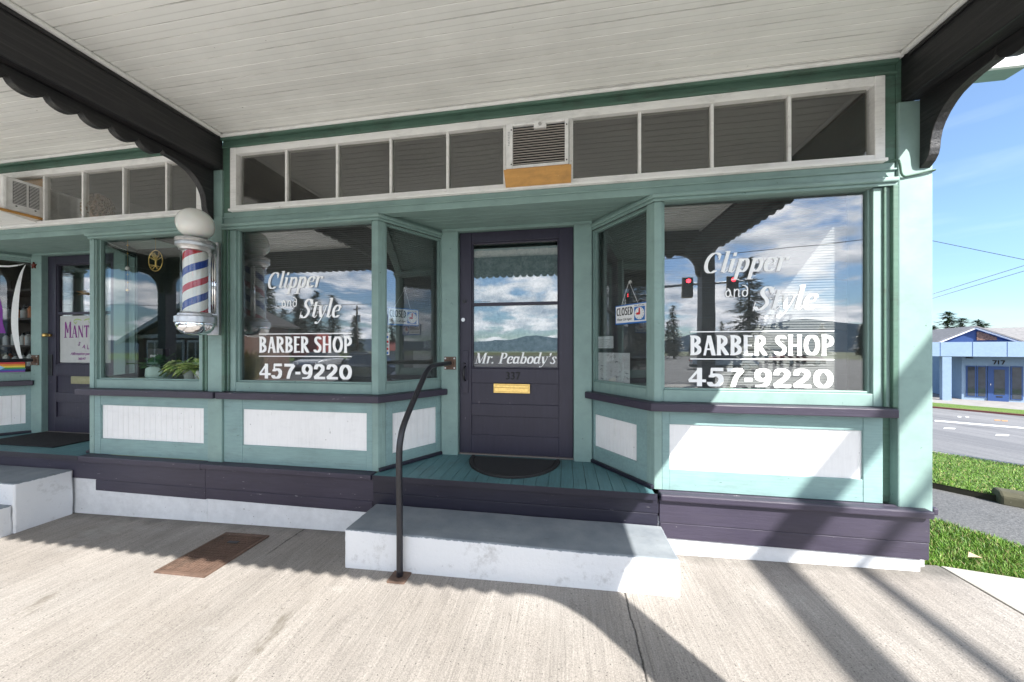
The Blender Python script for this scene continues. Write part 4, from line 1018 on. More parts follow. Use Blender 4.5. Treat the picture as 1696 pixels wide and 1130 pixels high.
# darker along the wall foot, with a ragged edge
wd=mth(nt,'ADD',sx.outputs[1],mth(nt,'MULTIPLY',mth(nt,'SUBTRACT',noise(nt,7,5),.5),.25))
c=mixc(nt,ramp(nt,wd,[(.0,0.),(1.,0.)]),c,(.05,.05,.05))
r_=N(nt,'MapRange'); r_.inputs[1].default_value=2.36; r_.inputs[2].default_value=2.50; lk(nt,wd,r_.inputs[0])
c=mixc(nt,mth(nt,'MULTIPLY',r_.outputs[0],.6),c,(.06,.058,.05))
# cracked control joint
jx=mth(nt,'ABSOLUTE',mth(nt,'ADD',sx.outputs[0],mth(nt,'ADD',-.352,mth(nt,'MULTIPLY',mth(nt,'SUBTRACT',noise(nt,6,6,None,.75),.5),.045))))
j2=mth(nt,'ABSOLUTE',mth(nt,'ADD',sx.outputs[0],mth(nt,'ADD',-.385,mth(nt,'MULTIPLY',mth(nt,'SUBTRACT',noise(nt,1.2,2),.5),.03))))
j3=mth(nt,'ABSOLUTE',mth(nt,'ADD',sx.outputs[0],mth(nt,'ADD',2.16,mth(nt,'MULTIPLY',mth(nt,'SUBTRACT',noise(nt,5,6,None,.75),.5),.06))))
jm=mth(nt,'MAXIMUM',ramp(nt,jx,[(.0,1.),(.006,0.)]),mth(nt,'MULTIPLY',ramp(nt,j2,[(.0,1.),(.006,0.)]),.3))
ym=N(nt,'MapRange'); ym.inputs[1].default_value=2.1; ym.inputs[2].default_value=2.2; lk(nt,sx.outputs[1],ym.inputs[0])
jm=mth(nt,'MAXIMUM',jm,mth(nt,'MULTIPLY',ramp(nt,j3,[(.0,1.),(.008,0.)]),ym.outputs[0]))
c=mixc(nt,jm,c,(.028,.026,.024))
gm=N(nt,'TexVoronoi'); gm.inputs['Scale'].default_value=1.9; lk(nt,coord(nt,(1,1,0)),gm.inputs['Vector'])
c=mixc(nt,ramp(nt,gm.outputs['Distance'],[(.026,.8),(.034,0.)]),c,(.05,.048,.045))
pt=noise(nt,1,7,coord(nt,(1.4,.55,1)),.72)
c=mixc(nt,ramp(nt,pt,[(.56,0.),(.70,.45)]),c,(.16,.15,.135))
lt=noise(nt,1,6,coord(nt,(.9,1.7,1),(0,0,.5)),.7)
c=mixc(nt,ramp(nt,lt,[(.60,0.),(.72,.4)]),c,(.46,.45,.42))
lk(nt,c,b.inputs['Base Color']); b.inputs['Roughness'].default_value=.85; b.inputs['Specular IOR Level'].default_value=.25
hh=mth(nt,'ADD',mth(nt,'MULTIPLY',br,.8),mth(nt,'ADD',mth(nt,'MULTIPLY',fine,.7),mth(nt,'MULTIPLY',jm,-2.5)))
bump(nt,b,hh,.55,.006)
def ground_sheet(name,poly_or_grid,mat,kind='structure'):
    m=MB(); m.sheet(poly_or_grid); o=m.build(name,mat); o['kind']=kind; return o
def slab(name,pts,mat,th=.1):
    m=MB(); A=[m.v(p) for p in pts];B=[m.v((p[0],p[1],p[2]-th)) for p in pts]; m.face(A); m.face(B[::-1])
    for i in range(len(A)): m.face([A[i],A[(i+1)%len(A)],B[(i+1)%len(A)],B[i]])
    o=m.build(name,mat,bevel=.006); o['kind']='structure'; return o
PALEC=paint('pale_bounce_concrete',(.60,.585,.55),.85,(8,8,8),.15,None,.08,.2)  # kept very pale so it throws sunlight up under the canopy
g=lambda x,y,dz=0:(x,y,gz(x)+dz)
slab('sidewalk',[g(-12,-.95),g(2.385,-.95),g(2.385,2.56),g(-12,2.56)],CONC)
slab('bounce_slab',[g(-12,-8.6),g(2.385,-8.6),g(2.385,-.96),g(-12,-.96)],PALEC)  # unseen slab, added to bounce sunlight onto the canopy ceiling
CONC2=paint('pale_concrete_slab',(.40,.38,.34),.85,(30,8,8),.2,(.12,.11,.09),.12,.5,.25)
slab('sidewalk',[g(2.397,-8.6),(5.2,-8.6,-.40),(3.6,1.6,-.40),(2.86,2.47,-.395),g(2.397,2.56)],CONC2)
# terrain to the right: level s = .714x+.7y
ASPH,nt,b=nmat('coarse_asphalt')
n0=noise(nt,.35,5); n1=noise(nt,55,3,None,.7); n2=noise(nt,130,2)
c=mixc(nt,ramp(nt,n0,[(.3,0.),(.7,1.)]),(.085,.085,.088),(.14,.138,.135))
c=mixc(nt,1,c,ramp(nt,n1,[(.3,.55),(.7,1.5)]),'MULTIPLY'); c=mixc(nt,1,c,ramp(nt,n2,[(.3,.7),(.7,1.3)]),'MULTIPLY')
lk(nt,c,b.inputs['Base Color']); b.inputs['Roughness'].default_value=.85; bump(nt,b,n1,.6,.01)
ROADM,nt,b=nmat('worn_road_asphalt')
n0=noise(nt,.5,6); n1=noise(nt,30,4,None,.7); nl=noise(nt,1,5,coord(nt,(.9,.06,1),(0,0,R(-45))),.7)
c=mixc(nt,ramp(nt,nl,[(.35,0.),(.65,1.)]),(.05,.05,.053),(.095,.092,.092)); c=mixc(nt,1,c,ramp(nt,n1,[(.3,.75),(.7,1.25)]),'MULTIPLY')
lk(nt,c,b.inputs['Base Color']); b.inputs['Roughness'].default_value=.8; bump(nt,b,n1,.3,.01)
ROADL,nt,b=nmat('sun_bleached_road_asphalt')
n1=noise(nt,30,4,None,.7); nl=noise(nt,1,5,coord(nt,(.9,.06,1),(0,0,R(-45))),.7)
c=mixc(nt,ramp(nt,nl,[(.35,0.),(.65,1.)]),(.11,.11,.115),(.20,.197,.197)); c=mixc(nt,1,c,ramp(nt,n1,[(.3,.75),(.7,1.25)]),'MULTIPLY')
c=mixc(nt,ramp(nt,noise(nt,.6,7,None,.75),[(.58,0.),(.64,.6)]),c,(.085,.085,.088))
lk(nt,c,b.inputs['Base Color']); b.inputs['Roughness'].default_value=.8; bump(nt,b,n1,.3,.01)
SOIL=plain('bare_soil_and_turf',(.10,.12,.035),.9,0,9,.4,.8)
TURF,nt,b=nmat('short_turf')
n0=noise(nt,1.3,6,None,.7); n1=noise(nt,60,4,None,.7)
c=mixc(nt,ramp(nt,n0,[(.3,0.),(.72,1.)]),(.075,.15,.02),(.15,.22,.035)); c=mixc(nt,1,c,ramp(nt,n1,[(.3,.5),(.7,1.35)]),'MULTIPLY')
lk(nt,c,b.inputs['Base Color']); b.inputs['Roughness'].default_value=.9; bump(nt,b,n1,.9,.04)
nv=Vector((.714,.70)); dv=Vector((.70,-.714))
def sd(s,d): p=nv*s+dv*d; return (p.x,p.y)
def zs(s):
    P=[(-60,-.62),(4.2,-.43),(5.55,-.46),(9.2,-.80),(9.3,-.86),(27.3,-2.12),(27.4,-2.0),(30.4,-2.08),(200,-2.3)]
    for (a,za),(b_,zb) in zip(P,P[1:]):
        if s<=b_: return za+(zb-za)*(s-a)/(b_-a)
    return -2.3
def band(name,s0,s1,d0,d1,mat,dz=0,n=6,kind='structure'):
    m=MB(); S=[s0+(s1-s0)*i/n for i in range(n+1)]
    rows=[[m.v((*sd(s,d),zs(s)+dz)) for d in (d0,d1)] for s in S]
    for a,b_ in zip(rows,rows[1:]): m.face([a[0],a[1],b_[1],b_[0]])
    o=m.build(name,mat); o['kind']=kind; return o
band('lawn_soil',1.2,4.35,-9,3.2,SOIL,-.055)
band('path',4.34,5.84,-30,22,ASPH,-.03)
band('lawn',5.80,9.26,-40,40,TURF,.03,8)
m=MB(); m.sheet([(*sd(5.80,-40),-.52),(*sd(5.80,40),-.52),(*sd(5.802,40),-.45),(*sd(5.802,-40),-.45)]); o=m.build('lawn_edge',plain('shadow_dark_soil',(.022,.02,.012),.95,0,9,.4,.8)); o['kind']='structure'  # shadow along the lawn edge, put into a near-black soil colour
band('road',9.3,27.36,-120,120,ROADL,0,10)
band('lawn',27.5,30.2,-120,60,TURF,.02)
KERBR=plain('red_painted_kerb',(.12,.035,.03),.7)
m=MB(); 
a=[(*sd(27.35,d),zs(27.3)-.1) for d in (-120,60)]; 
for (s0,s1,z0,z1,nm,mt) in ((27.36,27.5,-2.25,-1.97,'kerb',KERBR),(9.2,9.32,-1.0,-.77,'kerb',CONC2)):
    m=MB(); q=[sd(s0,-120),sd(s1,-120),sd(s1,60),sd(s0,60)]; m.prism(q,z0,z1,'z'); o=m.build(nm,mt); o['kind']='structure'
band('parking_lot',30.15,110,-160,120,plain('pale_lot_asphalt',(.26,.25,.24),.85,0,3,.2,.1),0)
# far ground under everything
m=MB(); m.sheet([(-900,-900,-2.9),(900,-900,-2.9),(900,900,-2.9),(-900,900,-2.9)]); o=m.build('ground',SOIL); o['kind']='structure'
# front of the canopy: parking and street, lawn beyond
slab('parking_lot',[(-120,-8.65,-.66),(6,-8.65,-.62),(20,-38,-.75),(-120,-38,-.9)],ROADM,.3)
m=MB(); m.box(-120,5.2,-8.8,-8.65,-.80,-.50); o=m.build('kerb',CONC2); o['kind']='structure'
slab('lawn',[(-150,-38.1,-.85),(-25,-38.1,-.80),(-25,-85,-.95),(-150,-85,-1.0)],TURF,.3)
slab('parking_lot',[(-24.9,-38.1,-.84),(22,-38.1,-.76),(60,-85,-.9),(-24.9,-85,-1.0)],ROADM,.3)
slab('road',[(6.1,-8.65,-.66),(5.3,-1.7,-.60),(9,-1,-.68),(60,-40,-1.4),(60,-84,-1.4),(22.1,-38,-.78)],ROADM,.3)
band('road',-2,9.15,12,90,ROADM,-.12)
MARK=plain('worn_white_road_paint',(.62,.62,.60),.7,0,20,.3,0)
MARKY=plain('worn_orange_road_paint',(.50,.25,.10),.7,0,20,.3,0)
def mark(pts,mat,dz=.006):
    m=MB(); m.sheet([(p[0],p[1],p[2]+dz) for p in pts]); o=m.build('road_marking',mat); o['kind']='structure'
def raypt(u,v):
    """photo measurement of a point on the sloping road -> its place on the road surface"""
    a=math.atan(88/550);xc=(u-848)/550;d=(xc*math.cos(a)-math.sin(a),xc*math.sin(a)+math.cos(a),(577-v)/550)
    lo,hi=1,80
    for _ in range(50):
        t=(lo+hi)/2; s=.714*d[0]*t+.7*d[1]*t
        if 1.005+d[2]*t>zs(s): lo=t
        else: hi=t
    return (d[0]*t,d[1]*t,zs(s))
for q,mt in (([(1548,696),(1700,708.5),(1700,711),(1548,698.4)],MARK),([(1564,708.5),(1583,709.5),(1581,711.5),(1562,710.5)],MARK),([(1650,719.5),(1672,720.5),(1670,723),(1648,722)],MARK),
    ([(1586,689.5),(1592,690),(1592,692),(1586,691.5)],MARK),([(1599,690),(1605,690.5),(1605,692),(1599,691.7)],MARK),([(1647,695),(1657,695.8),(1657,697.5),(1647,697)],MARKY),([(1659,696),(1669,696.8),(1669,698.5),(1659,698)],MARKY)):
    mark([raypt(*p) for p in q],mt)
# grass blades
def blades(name,n,place,h,w,mats,seed,kind='stuff'):
    random.seed(seed); m=MB()
    for i in range(n):
        x,y_,z=place(); a=random.uniform(0,math.pi); hh=h*random.uniform(.5,1.3); ww=w*random.uniform(.7,1.2)
        dx,dy=math.cos(a)*ww,math.sin(a)*ww; l=Vector((random.uniform(-1,1),random.uniform(-1,1)))*hh*.7
        m.mi=random.randrange(len(mats))
        p0=m.v((x-dx,y_-dy,z));p1=m.v((x+dx,y_+dy,z)); p2=m.v((x+l.x*.4+dx*.7,y_+l.y*.4+dy*.7,z+hh*.6));p3=m.v((x+l.x*.4-dx*.7,y_+l.y*.4-dy*.7,z+hh*.6)); p4=m.v((x+l.x,y_+l.y,z+hh))
        m.face([p0,p1,p2,p3]); m.face([p3,p2,p4])
    o=m.build(name,mats,recalc=False); o['kind']=kind; return o
GB=[plain('grass_blade_a',(.10,.22,.018),.6,0,5,.3,0),plain('grass_blade_b',(.15,.28,.03),.6,0,5,.3,0),plain('grass_blade_c',(.045,.12,.015),.6,0,5,.3,0),plain('dry_grass_blade',(.30,.26,.11),.7,0,5,.3,0)]
def pl1():
    while True:
        x=random.uniform(2.30,5.2);y_=random.uniform(1.2,6)
        s=.714*x+.7*y_
        if s<4.37+.05*math.sin(x*9) and y_>2.57-.2*(x-2.39)+.0 and y_<5: return x,y_,gz(x)-.03
blades('grass',26000,pl1,.036,.0024,[GB[0],GB[1],GB[0],GB[2],GB[1],GB[0],GB[1],GB[3]],1)
def pl2():
    s=5.81+3.4*random.random()**1.3; d=random.uniform(-2.6,5); return (*sd(s,d),zs(s)+.028)
blades('grass',60000,pl2,.022,.0038,[GB[0],GB[1],GB[0],GB[2],GB[1],GB[0],GB[1],GB[3]],2)
# mossy kerb log
lg=thing('kerb_block','mossy weathered concrete kerb block at the edge of the path','kerb block',(4.7,4.2,-.4))
MOSS=paint('mossy_concrete',(.085,.08,.05),.9,(9,9,9),.5,(.35,.33,.28),.5,.9)
q=MB(); A0=Vector((4.16,3.92,0)); dd=Vector((.86,-.50,0)); nn=Vector((.5,.86,0))
prof=[(0,-.52),(0,-.42),(.04,-.385),(.16,-.38),(.2,-.42),(.2,-.52)]
R0=[q.v((A0.x+nn.x*p[0],A0.y+nn.y*p[0],p[1])) for p in prof]; R1=[q.v((A0.x+dd.x*1.9+nn.x*p[0],A0.y+dd.y*1.9+nn.y*p[0],p[1]-.02)) for p in prof]
q.face(R0[::-1]);q.face(R1)
for i in range(6): q.face([R0[i],R0[(i+1)%6],R1[(i+1)%6],R1[i]])
q.build('block',MOSS,lg,bevel=.02)
# fallen leaf, utility cover
lf=thing('fallen_leaf','dry curled brown leaf lying on the grass by the sidewalk','leaf',(2.62,2.62,-.35))
m=MB(); m.sheet([(2.585,2.60,-.352),(2.62,2.585,-.34),(2.665,2.60,-.350),(2.625,2.635,-.335)]); m.build('leaf_blade',plain('dry_leaf',(.42,.30,.20),.8),lf)
uc=thing('utility_cover','rusty steel utility cover set into the sidewalk','utility cover',(-2.55,2.09,-.51))
tl_=lambda x,y_,z:(x,y_,gz(x)+z)
m=MB(tl_); m.box(-2.765,-2.355,1.845,2.335,-.03,.006); pl=m.build('cover_plate',RUST,uc,bevel=.002)
m=MB(tl_)
for i in range(15): xx=-2.745+i*.0265; m.box(xx,xx+.006,1.875,2.305,.0062,.011)
for i in range(17): yy=1.875+i*.0265; m.box(-2.745,-2.375,yy,yy+.005,.0062,.0102)
m.build('tread_ribs',RUST,pl)
m=MB(tl_); m.box(-2.765,-2.748,1.845,2.335,.0062,.012);m.box(-2.372,-2.355,1.845,2.335,.0062,.012);m.box(-2.747,-2.373,1.845,1.870,.0062,.0125);m.box(-2.747,-2.373,2.31,2.335,.0062,.0125); m.build('cover_frame',RUST,uc,bevel=.002)
m=MB(tl_); m.box(-2.60,-2.51,2.20,2.225,.0115,.016); m.build('lift_slot',STEELB,pl)
# ================================================================ ACROSS THE STREET: blue building 717
bo=Vector((21.76,23.74)); be=Vector((.906,-.423)); bn=Vector((.423,.906))
bf=lambda x,d,z:(bo.x+be.x*x+bn.x*d,bo.y+be.y*x+bn.y*d,z)
BLUEW=paint('light_blue_stucco',(.235,.325,.45),.8,(8,8,8),.12,None,.05,.3)
BLUED=paint('deep_blue_trim',(.025,.065,.20),.5,(8,8,8),.1)
GABLE=plain('grey_roof_felt',(.20,.195,.195),.9,0,6,.25,.3)
SHNG=plain('brown_shake_shingles',(.22,.13,.10),.9,0,14,.7,1.)
b7=thing('office_building','single storey light blue office with number 717 over its blue door across the street','building',bf(4,1,-2.2))
def fb(name,x0,x1,d0,d1,z0,z1,mat,p=b7,bev=0): m=MB(bf); m.box(x0,x1,d0,d1,z0,z1); return m.build(name,mat,p,bevel=bev)
fa=fb('porch_fascia',-3.5,14,0,.25,.53,1.37,BLUEW)
for x in (-1.6,0.35,1.55,2.75,4.1,5.4): fb('panel_joint',x,x+.025,-.004,-.001,.54,1.36,BLUED,fa)
fb('porch_roof',-3.5,14,.251,3,.60,1.30,BLUED)
fb('column',.45,.80,.02,.36,-2.4,.53,BLUEW)
fb('column',-3.3,-2.95,.02,.36,-2.4,.53,BLUEW)
wl7=fb('wall',1.59,12,1.2,8,-2.4,.599,BLUEW)
fb('porch_floor',-3.5,14,.0,1.19,-2.45,-2.20,ASPH)
GL7=plain('dark_reflective_glazing',(.035,.045,.06),.06,0,3,.3,0,.8)
def win7(x0,x1,z0,z1):
    f=fb('window',x0-.05,x1+.05,1.16,1.199,z0-.05,z1+.05,BLUED); fb('pane',x0,x1,1.152,1.159,z0,z1,GL7,f)
win7(1.80,2.07,-1.84,-.1);win7(2.19,2.46,-1.85,-.1);win7(3.40,3.72,-1.90,-.08)
for x in (4.3,4.8,6.2): win7(x,x+.34,-1.88,-.08)
d7=fb('door',2.54,3.28,1.14,1.199,-2.2,-.05,BLUED); fb('door_pane',2.76,3.14,1.13,1.139,-1.70,-.24,GL7,d7); fb('kick_plate',2.84,3.06,1.131,1.139,-1.86,-1.78,DARK,d7)
m=MB(bf); m.tube([(2.62,1.10,-1.16),(2.62,1.10,-1.06)],.015,8); m.build('handle',CHROME,d7)
def G7(ch):
    if ch=='7': return .62,[(.04,.15,[(.06,.65),(.56,.65)]),(.17,.05,[(.5,.64),(.26,.02)])]
    return .36,[(.17,.04,[(.16,.02),(.16,.7)]),(.1,.05,[(.08,.58),(.14,.66)])]
m=MB(lambda x,y_,z:bf(x,1.19,z)); letter(m,'717',G7,2.72,3.17,.06,.34,0); m.build('house_number',DARK,wl7,recalc=False)
fb('sign_lamp',1.75,1.95,1.0,1.19,.40,.46,BLACKP)
m=MB(bf); m.prism([(1.0,1.30),(2.53,2.22),(4.15,1.30)],2.5,2.7,'y'); gb=m.build('gable',BLUED,b7)
m=MB(bf); m.prism([(2.62,1.5),(2.62,2.03),(2.7,2.06),(3.38,1.68),(3.38,1.5)],2.44,2.49,'y'); m.build('shingle_panel',SHNG,gb)
m=MB(bf); m.strip_prism([(.85,1.30),(2.53,2.31),(4.35,1.30)],[(1.0,1.28),(2.53,2.20),(4.2,1.28)],2.3,2.499,'y'); m.build('rake_board',WHITE,gb)
m=MB(bf); m.strip_prism([(.8,1.36),(2.53,2.40),(4.45,1.34)],[(.85,1.305),(2.53,2.315),(4.35,1.305)],2.25,9,'y'); m.prism([(3.2,1.31),(9.5,1.31),(6,2.33)],0,1,'z') if False else None; m.build('roof',GABLE,b7)
m=MB(bf); V_=[m.v(p) for p in ((2.6,3.6,1.31),(14,3.6,1.31),(14,7.5,2.45),(2.6,7.5,2.45))]; U_=[m.v(p) for p in ((2.6,3.6,1.2),(14,3.6,1.2),(14,7.5,1.2),(2.6,7.5,1.2))]
m.face(V_); m.face(U_[::-1])
for i in range(4): m.face([V_[i],V_[(i+1)%4],U_[(i+1)%4],U_[i]])
m.build('roof',GABLE,b7)
# clipped hedge behind the porch
random.seed(31)
HEDGE=leafmat('hedge_leaf',(.018,.05,.012),(.07,.14,.03),6)
hg=thing('clipped_hedge','dark clipped hedge seen behind the porch column of the blue building','hedge',bf(2,9,-2.2))
m=MB(bf); m.box(-6,5.2,9.2,10.2,-2.3,-.15); m.build('stems',plain('hedge_inside',(.012,.025,.01),.9),hg)
m=MB(bf)
for i in range(5200):
    x=random.uniform(-6,5.3); z=random.uniform(-2.2,.02+.08*math.sin(x*3)); d_=9.1+random.uniform(-.1,.12) if random.random()<.75 else random.uniform(9.1,10.3)
    if d_>9.25: z=-.1+random.uniform(-.05,.12)
    r=random.uniform(.04,.08); a=random.uniform(0,3.1)
    q=[m.v((x+r*math.cos(a+k*2.1),d_+random.uniform(-.04,.04),z+r*math.sin(a+k*2.1))) for k in range(3)]; m.face(q)
m.build('foliage',HEDGE,hg,recalc=False)
# ================================================================ TREES
NEED=[leafmat('conifer_needles',(.010,.028,.014),(.035,.065,.022),1.2),leafmat('conifer_needles_light',(.03,.055,.02),(.075,.10,.035),2)]
BARK=plain('rough_bark',(.09,.065,.05),.95,0,7,.4,.8)
def conifer(label,h,r,seed,den=1.,group='conifers around the crossing',irr=.35):
    random.seed(seed); t=thing('conifer_tree',label,'tree',(0,0,0),group)
    m=MB(); m.tube([(0,0,-.3),(.03,0,h*.5),(0,.02,h*.98)],[h*.02,h*.012,h*.002],8); m.build('trunk',BARK,t,smooth=True)
    m=MB(); n=int(26*den); 
    for i in range(n):
        f=i/(n-1); z=h*(.10+.89*f); R_=r*(1-f)**.8*(.75+.25*math.sin(i*1.9))+.05*r
        for k in range(int(5+4*(1-f))):
            a=random.uniform(0,2*math.pi); L_=R_*random.uniform(1-irr*1.4,1+irr*.5); dr=-.35+.55*f+random.uniform(-.12,.12)
            ns=max(3,int(7*L_/r*1.3)+2)
            for j in range(ns):
                q=(j+.6)/ns; p=Vector((math.cos(a)*L_*q,math.sin(a)*L_*q,z+dr*L_*q*q-.06*h*0))
                s=(.17*r)*(1.15-q*.65)*random.uniform(.7,1.3); m.mi=1 if random.random()<.3 else 0
                for w in range(3):
                    b1=a+random.uniform(-1.1,1.1); 
                    d1=Vector((math.cos(b1),math.sin(b1),random.uniform(-.5,.25)))*s*1.35; d2=Vector((-math.sin(b1),math.cos(b1),random.uniform(-.3,.3)))*s*.38
                    o_=p+Vector((random.uniform(-1,1),random.uniform(-1,1),random.uniform(-1,1)))*s*.35
                    m.face([m.v(o_-d2*.6),m.v(o_+d2*.6),m.v(o_+d1+d2*.15),m.v(o_+d1-d2*.15)])
    m.build('crown',NEED,t,recalc=False); return t
T1=conifer('tall dark conifer reflected in the shop window by the street corner',15.4,4.6,3)
T1.location=(27.3,-50,-.9)
T2=conifer('broad dark conifer beyond the lawn, reflected in the left shop window',12.5,4.8,8)
T2.location=(-49,-43,-1)
def tcopy(src,loc,lab,sc,rz): c=copy_tree(src,loc,rz,lab,sc); return c
tcopy(T1,(19.3,-58.8,-1),'slim conifer reflected at the left edge of the corner shop window',.62,1)
LBL='dark conifer of the clump beyond the lawn, reflected in the left shop window'
for x,y_,s,rz,src in ((-58.5,-56.4,.80,1.1,T2),(-50.9,-52.6,.92,2.2,T2),(-48.3,-53,.84,.4,T1),(-44.8,-53.5,.80,3.1,T1),(-41,-55,.66,2,T2),(-54,-55,.85,4,T1)):
    tcopy(src,(x,y_,-1.),LBL,s,rz)
LB2='conifer beyond the street, reflected in the angled pane left of the door'
for x,y_,s,rz,src in ((58,-3,.55,0,T1),(66,-6.5,.5,2,T2),(72,-1,.62,1,T1),(40,-9,.6,3,T2)): tcopy(src,(x,y_,-2.2),LB2,s,rz)
LB3='distant conifer below the mountain, reflected in the corner shop window'
random.seed(77)
for k in range(14):
    tcopy(T1 if k%2 else T2,(8+k*6.2+random.uniform(-2,2),-88+random.uniform(-8,6),-1.),LB3,random.uniform(.32,.62),k)
# behind the blue building
def bfw(x,d): p=bf(x,d,0); return p[0],p[1]
T3=conifer('tall ragged conifer behind the left end of the blue building',7.2,2.4,14,1.,'conifers behind the blue building',.6)
T3.location=(*bfw(9.06,25),-2.3)
tcopy(T3,(*bfw(8.1,25.5),-2.3),'shorter dark conifer at the left end of the blue building, beside the shop corner',.80,2)
tcopy(T3,(*bfw(10.4,26),-2.3),'conifer directly behind the gable of the blue building',.90,4)
tcopy(T3,(*bfw(11.05,25),-2.3),'ragged conifer just right of the gable peak of the blue building',.86,1)
tcopy(T3,(*bfw(12.2,27),-2.3),'small conifer top showing over the grey roof right of the gable',.82,5)
# ================================================================ POLES, WIRES, SIGNALS
WOOD=plain('weathered_pole_wood',(.10,.075,.055),.9,0,9,.3,.5)
GALV=plain('galvanised_steel',(.33,.34,.35),.5,.6,20,.15,.05)
def upole(label,x,y_,z0,h,rz):
    t=thing('utility_pole',label,'utility pole',(x,y_,z0),'utility poles'); 
    m=MB(); m.tube([(x,y_,z0),(x,y_,z0+h)],[.16,.11],10); m.build('pole',WOOD,t,smooth=True)
    c,s=math.cos(rz),math.sin(rz)
    m=MB(); m.tube([(x-1.1*c,y_-1.1*s,z0+h-.5),(x+1.1*c,y_+1.1*s,z0+h-.5)],.06,6); m.build('crossarm',WOOD,t)
    for k in (-1,-.5,.5,1): m=MB(); m.lathe([(0,0),(.05,.02),(.05,.12),(0,.16)],(x+k*c,y_+k*s,z0+h-.45),8); m.build('insulator',GALV,t)
    m=MB(); m.tube([(x+.3,y_,z0+h-2.2),(x+.3,y_,z0+h-1.3)],.2,10); m.build('transformer',GALV,t,smooth=True,auto=40)
    return t
upole('wooden utility pole beyond the lawn, reflected in the left shop window',-27.8,-36,-.85,7.6,.6)
upole('wooden utility pole added outside the frame by the path to hold the cable bundle',7.85,5.0,-.9,9.3,0)  # this pole and the next are added to carry the shadow-casting cable
upole('wooden utility pole added at the far kerb, outside the frame, to hold the cable bundle',7.2,-30,-.8,9.4,0)
def wire(label,pts,r,grp='overhead wires'):
    w=bpy.data.objects.new('overhead_wire',None)
    m=MB(); m.tube(pts,r,5); o=m.build('overhead_wire',STEELB,None,smooth=True); tag(o,label,'wire',grp); return o
def sag(a,b,s,n=14): a,b=Vector(a),Vector(b); return [a.lerp(b,i/n)+Vector((0,0,-4*s*(i/n)*(1-i/n))) for i in range(n+1)]
wire('thick cable bundle added outside the frame to cast the fainter shadow band',sag((7.2,-30,8.3),(7.85,5,8.3),.4),.05)  # unseen cable, added for the fainter shadow band on wall and sidewalk
def extend(a,b,k0,k1): a,b=Vector(a),Vector(b); return a+(b-a)*k0,a+(b-a)*k1
for a,b,lab in (((27.33,29.69,9.09),(34.11,30.78,7.68),'topmost dark wire sloping down to the right across the sky'),
    ((27.33,29.69,5.09),(34.11,30.78,7.23),'upper of the two dark wires rising to the right across the sky'),
    ((27.33,29.69,4.77),(34.11,30.78,6.82),'lower of the two dark wires rising to the right across the sky'),):
    p,q=extend(a,b,-1.5,2.2); wire(lab,[p,p.lerp(q,.5),q],.022)
wire('single wire over the lawn, reflected across the left shop window',sag((-60,-24,6.2),(-10,-38,7.4),.5),.03)
wire('single wire over the street, reflected across the corner shop window',sag((-6,-30,9.5),(45,-26,12),.8),.03)
sg=thing('traffic_signal','traffic signal mast with two red lights, reflected in the corner shop window','traffic signal',(3,-16.4,-.75))
m=MB(); m.tube([(3,-16.4,-.8),(3,-16.4,5.2)],[.16,.12],12); m.build('pole',GALV,sg,smooth=True)
m=MB(); m.tube([(3,-16.4,4.7),(10.4,-16.4,4.95)],[.10,.055],10); m.build('mast_arm',GALV,sg,smooth=True)
REDL,nt,b=nmat('lit_red_signal_lens'); b.inputs['Base Color'].default_value=(.8,.02,.02,1); b.inputs['Emission Color'].default_value=(1,.03,.05,1); b.inputs['Emission Strength'].default_value=9
for x in (7.2,9.7):
    m=MB(); m.box(x-.3,x+.3,-16.22,-16.18,4.0,5.25); bp2=m.build('backplate',plain('yellow_edged_backplate',(.35,.22,.02),.5),sg,bevel=.02)
    m=MB(); m.box(x-.27,x+.27,-16.179,-16.0,4.04,5.21); m.build('signal_head',BLACKP,bp2,bevel=.01)
    for k,mt in ((0,REDL),(1,DARK),(2,DARK)):
        m=MB(); z=5.0-k*.37; m.tube([(x,-16.0,z),(x,-15.98,z)],.125,16); m.build('lens',mt,bp2)
shadow_lamp=thing('street_lamp','assumed galvanised street lamp outside the frame, its long straight arm placed to cast a shadow band','street lamp',(5.77,-9.5,-.7),'street lamps')  # unseen lamp, added so that its arm casts the stronger shadow band
m=MB(); m.tube([(5.77,-9.5,-.75),(5.77,-9.5,6.1)],[.15,.12],12); m.build('pole',GALV,shadow_lamp,smooth=True)
m=MB(); m.tube([(5.77,-9.5,6.0),(5.77,-5,6.0),(5.80,-.6,6.0)],[.13,.115,.105],14); m.build('arm',GALV,shadow_lamp,smooth=True)
m=MB(); m.lathe([(0,.06),(.16,.04),(.2,0),(.14,-.08),(0,-.1)],(5.8,-.4,6.0),14); m.build('lamp_head',GALV,shadow_lamp,smooth=True)
l2=thing('street_lamp','tall thin street lamp reflected in the angled pane left of the door','street lamp',(44,-2.3,-2),'street lamps')
m=MB(); m.tube(sp([(44,-2.3,-2.2),(44,-2.3,4),(44,-2.3,5.6),(44,-3.2,6.2),(44,-4.6,6.4)]),.07,8); m.build('pole',GALV,l2,smooth=True)
m=MB(); m.box(43.85,44.15,-5.1,-4.5,6.32,6.42); m.build('lamp_head',GALV,l2,bevel=.03)
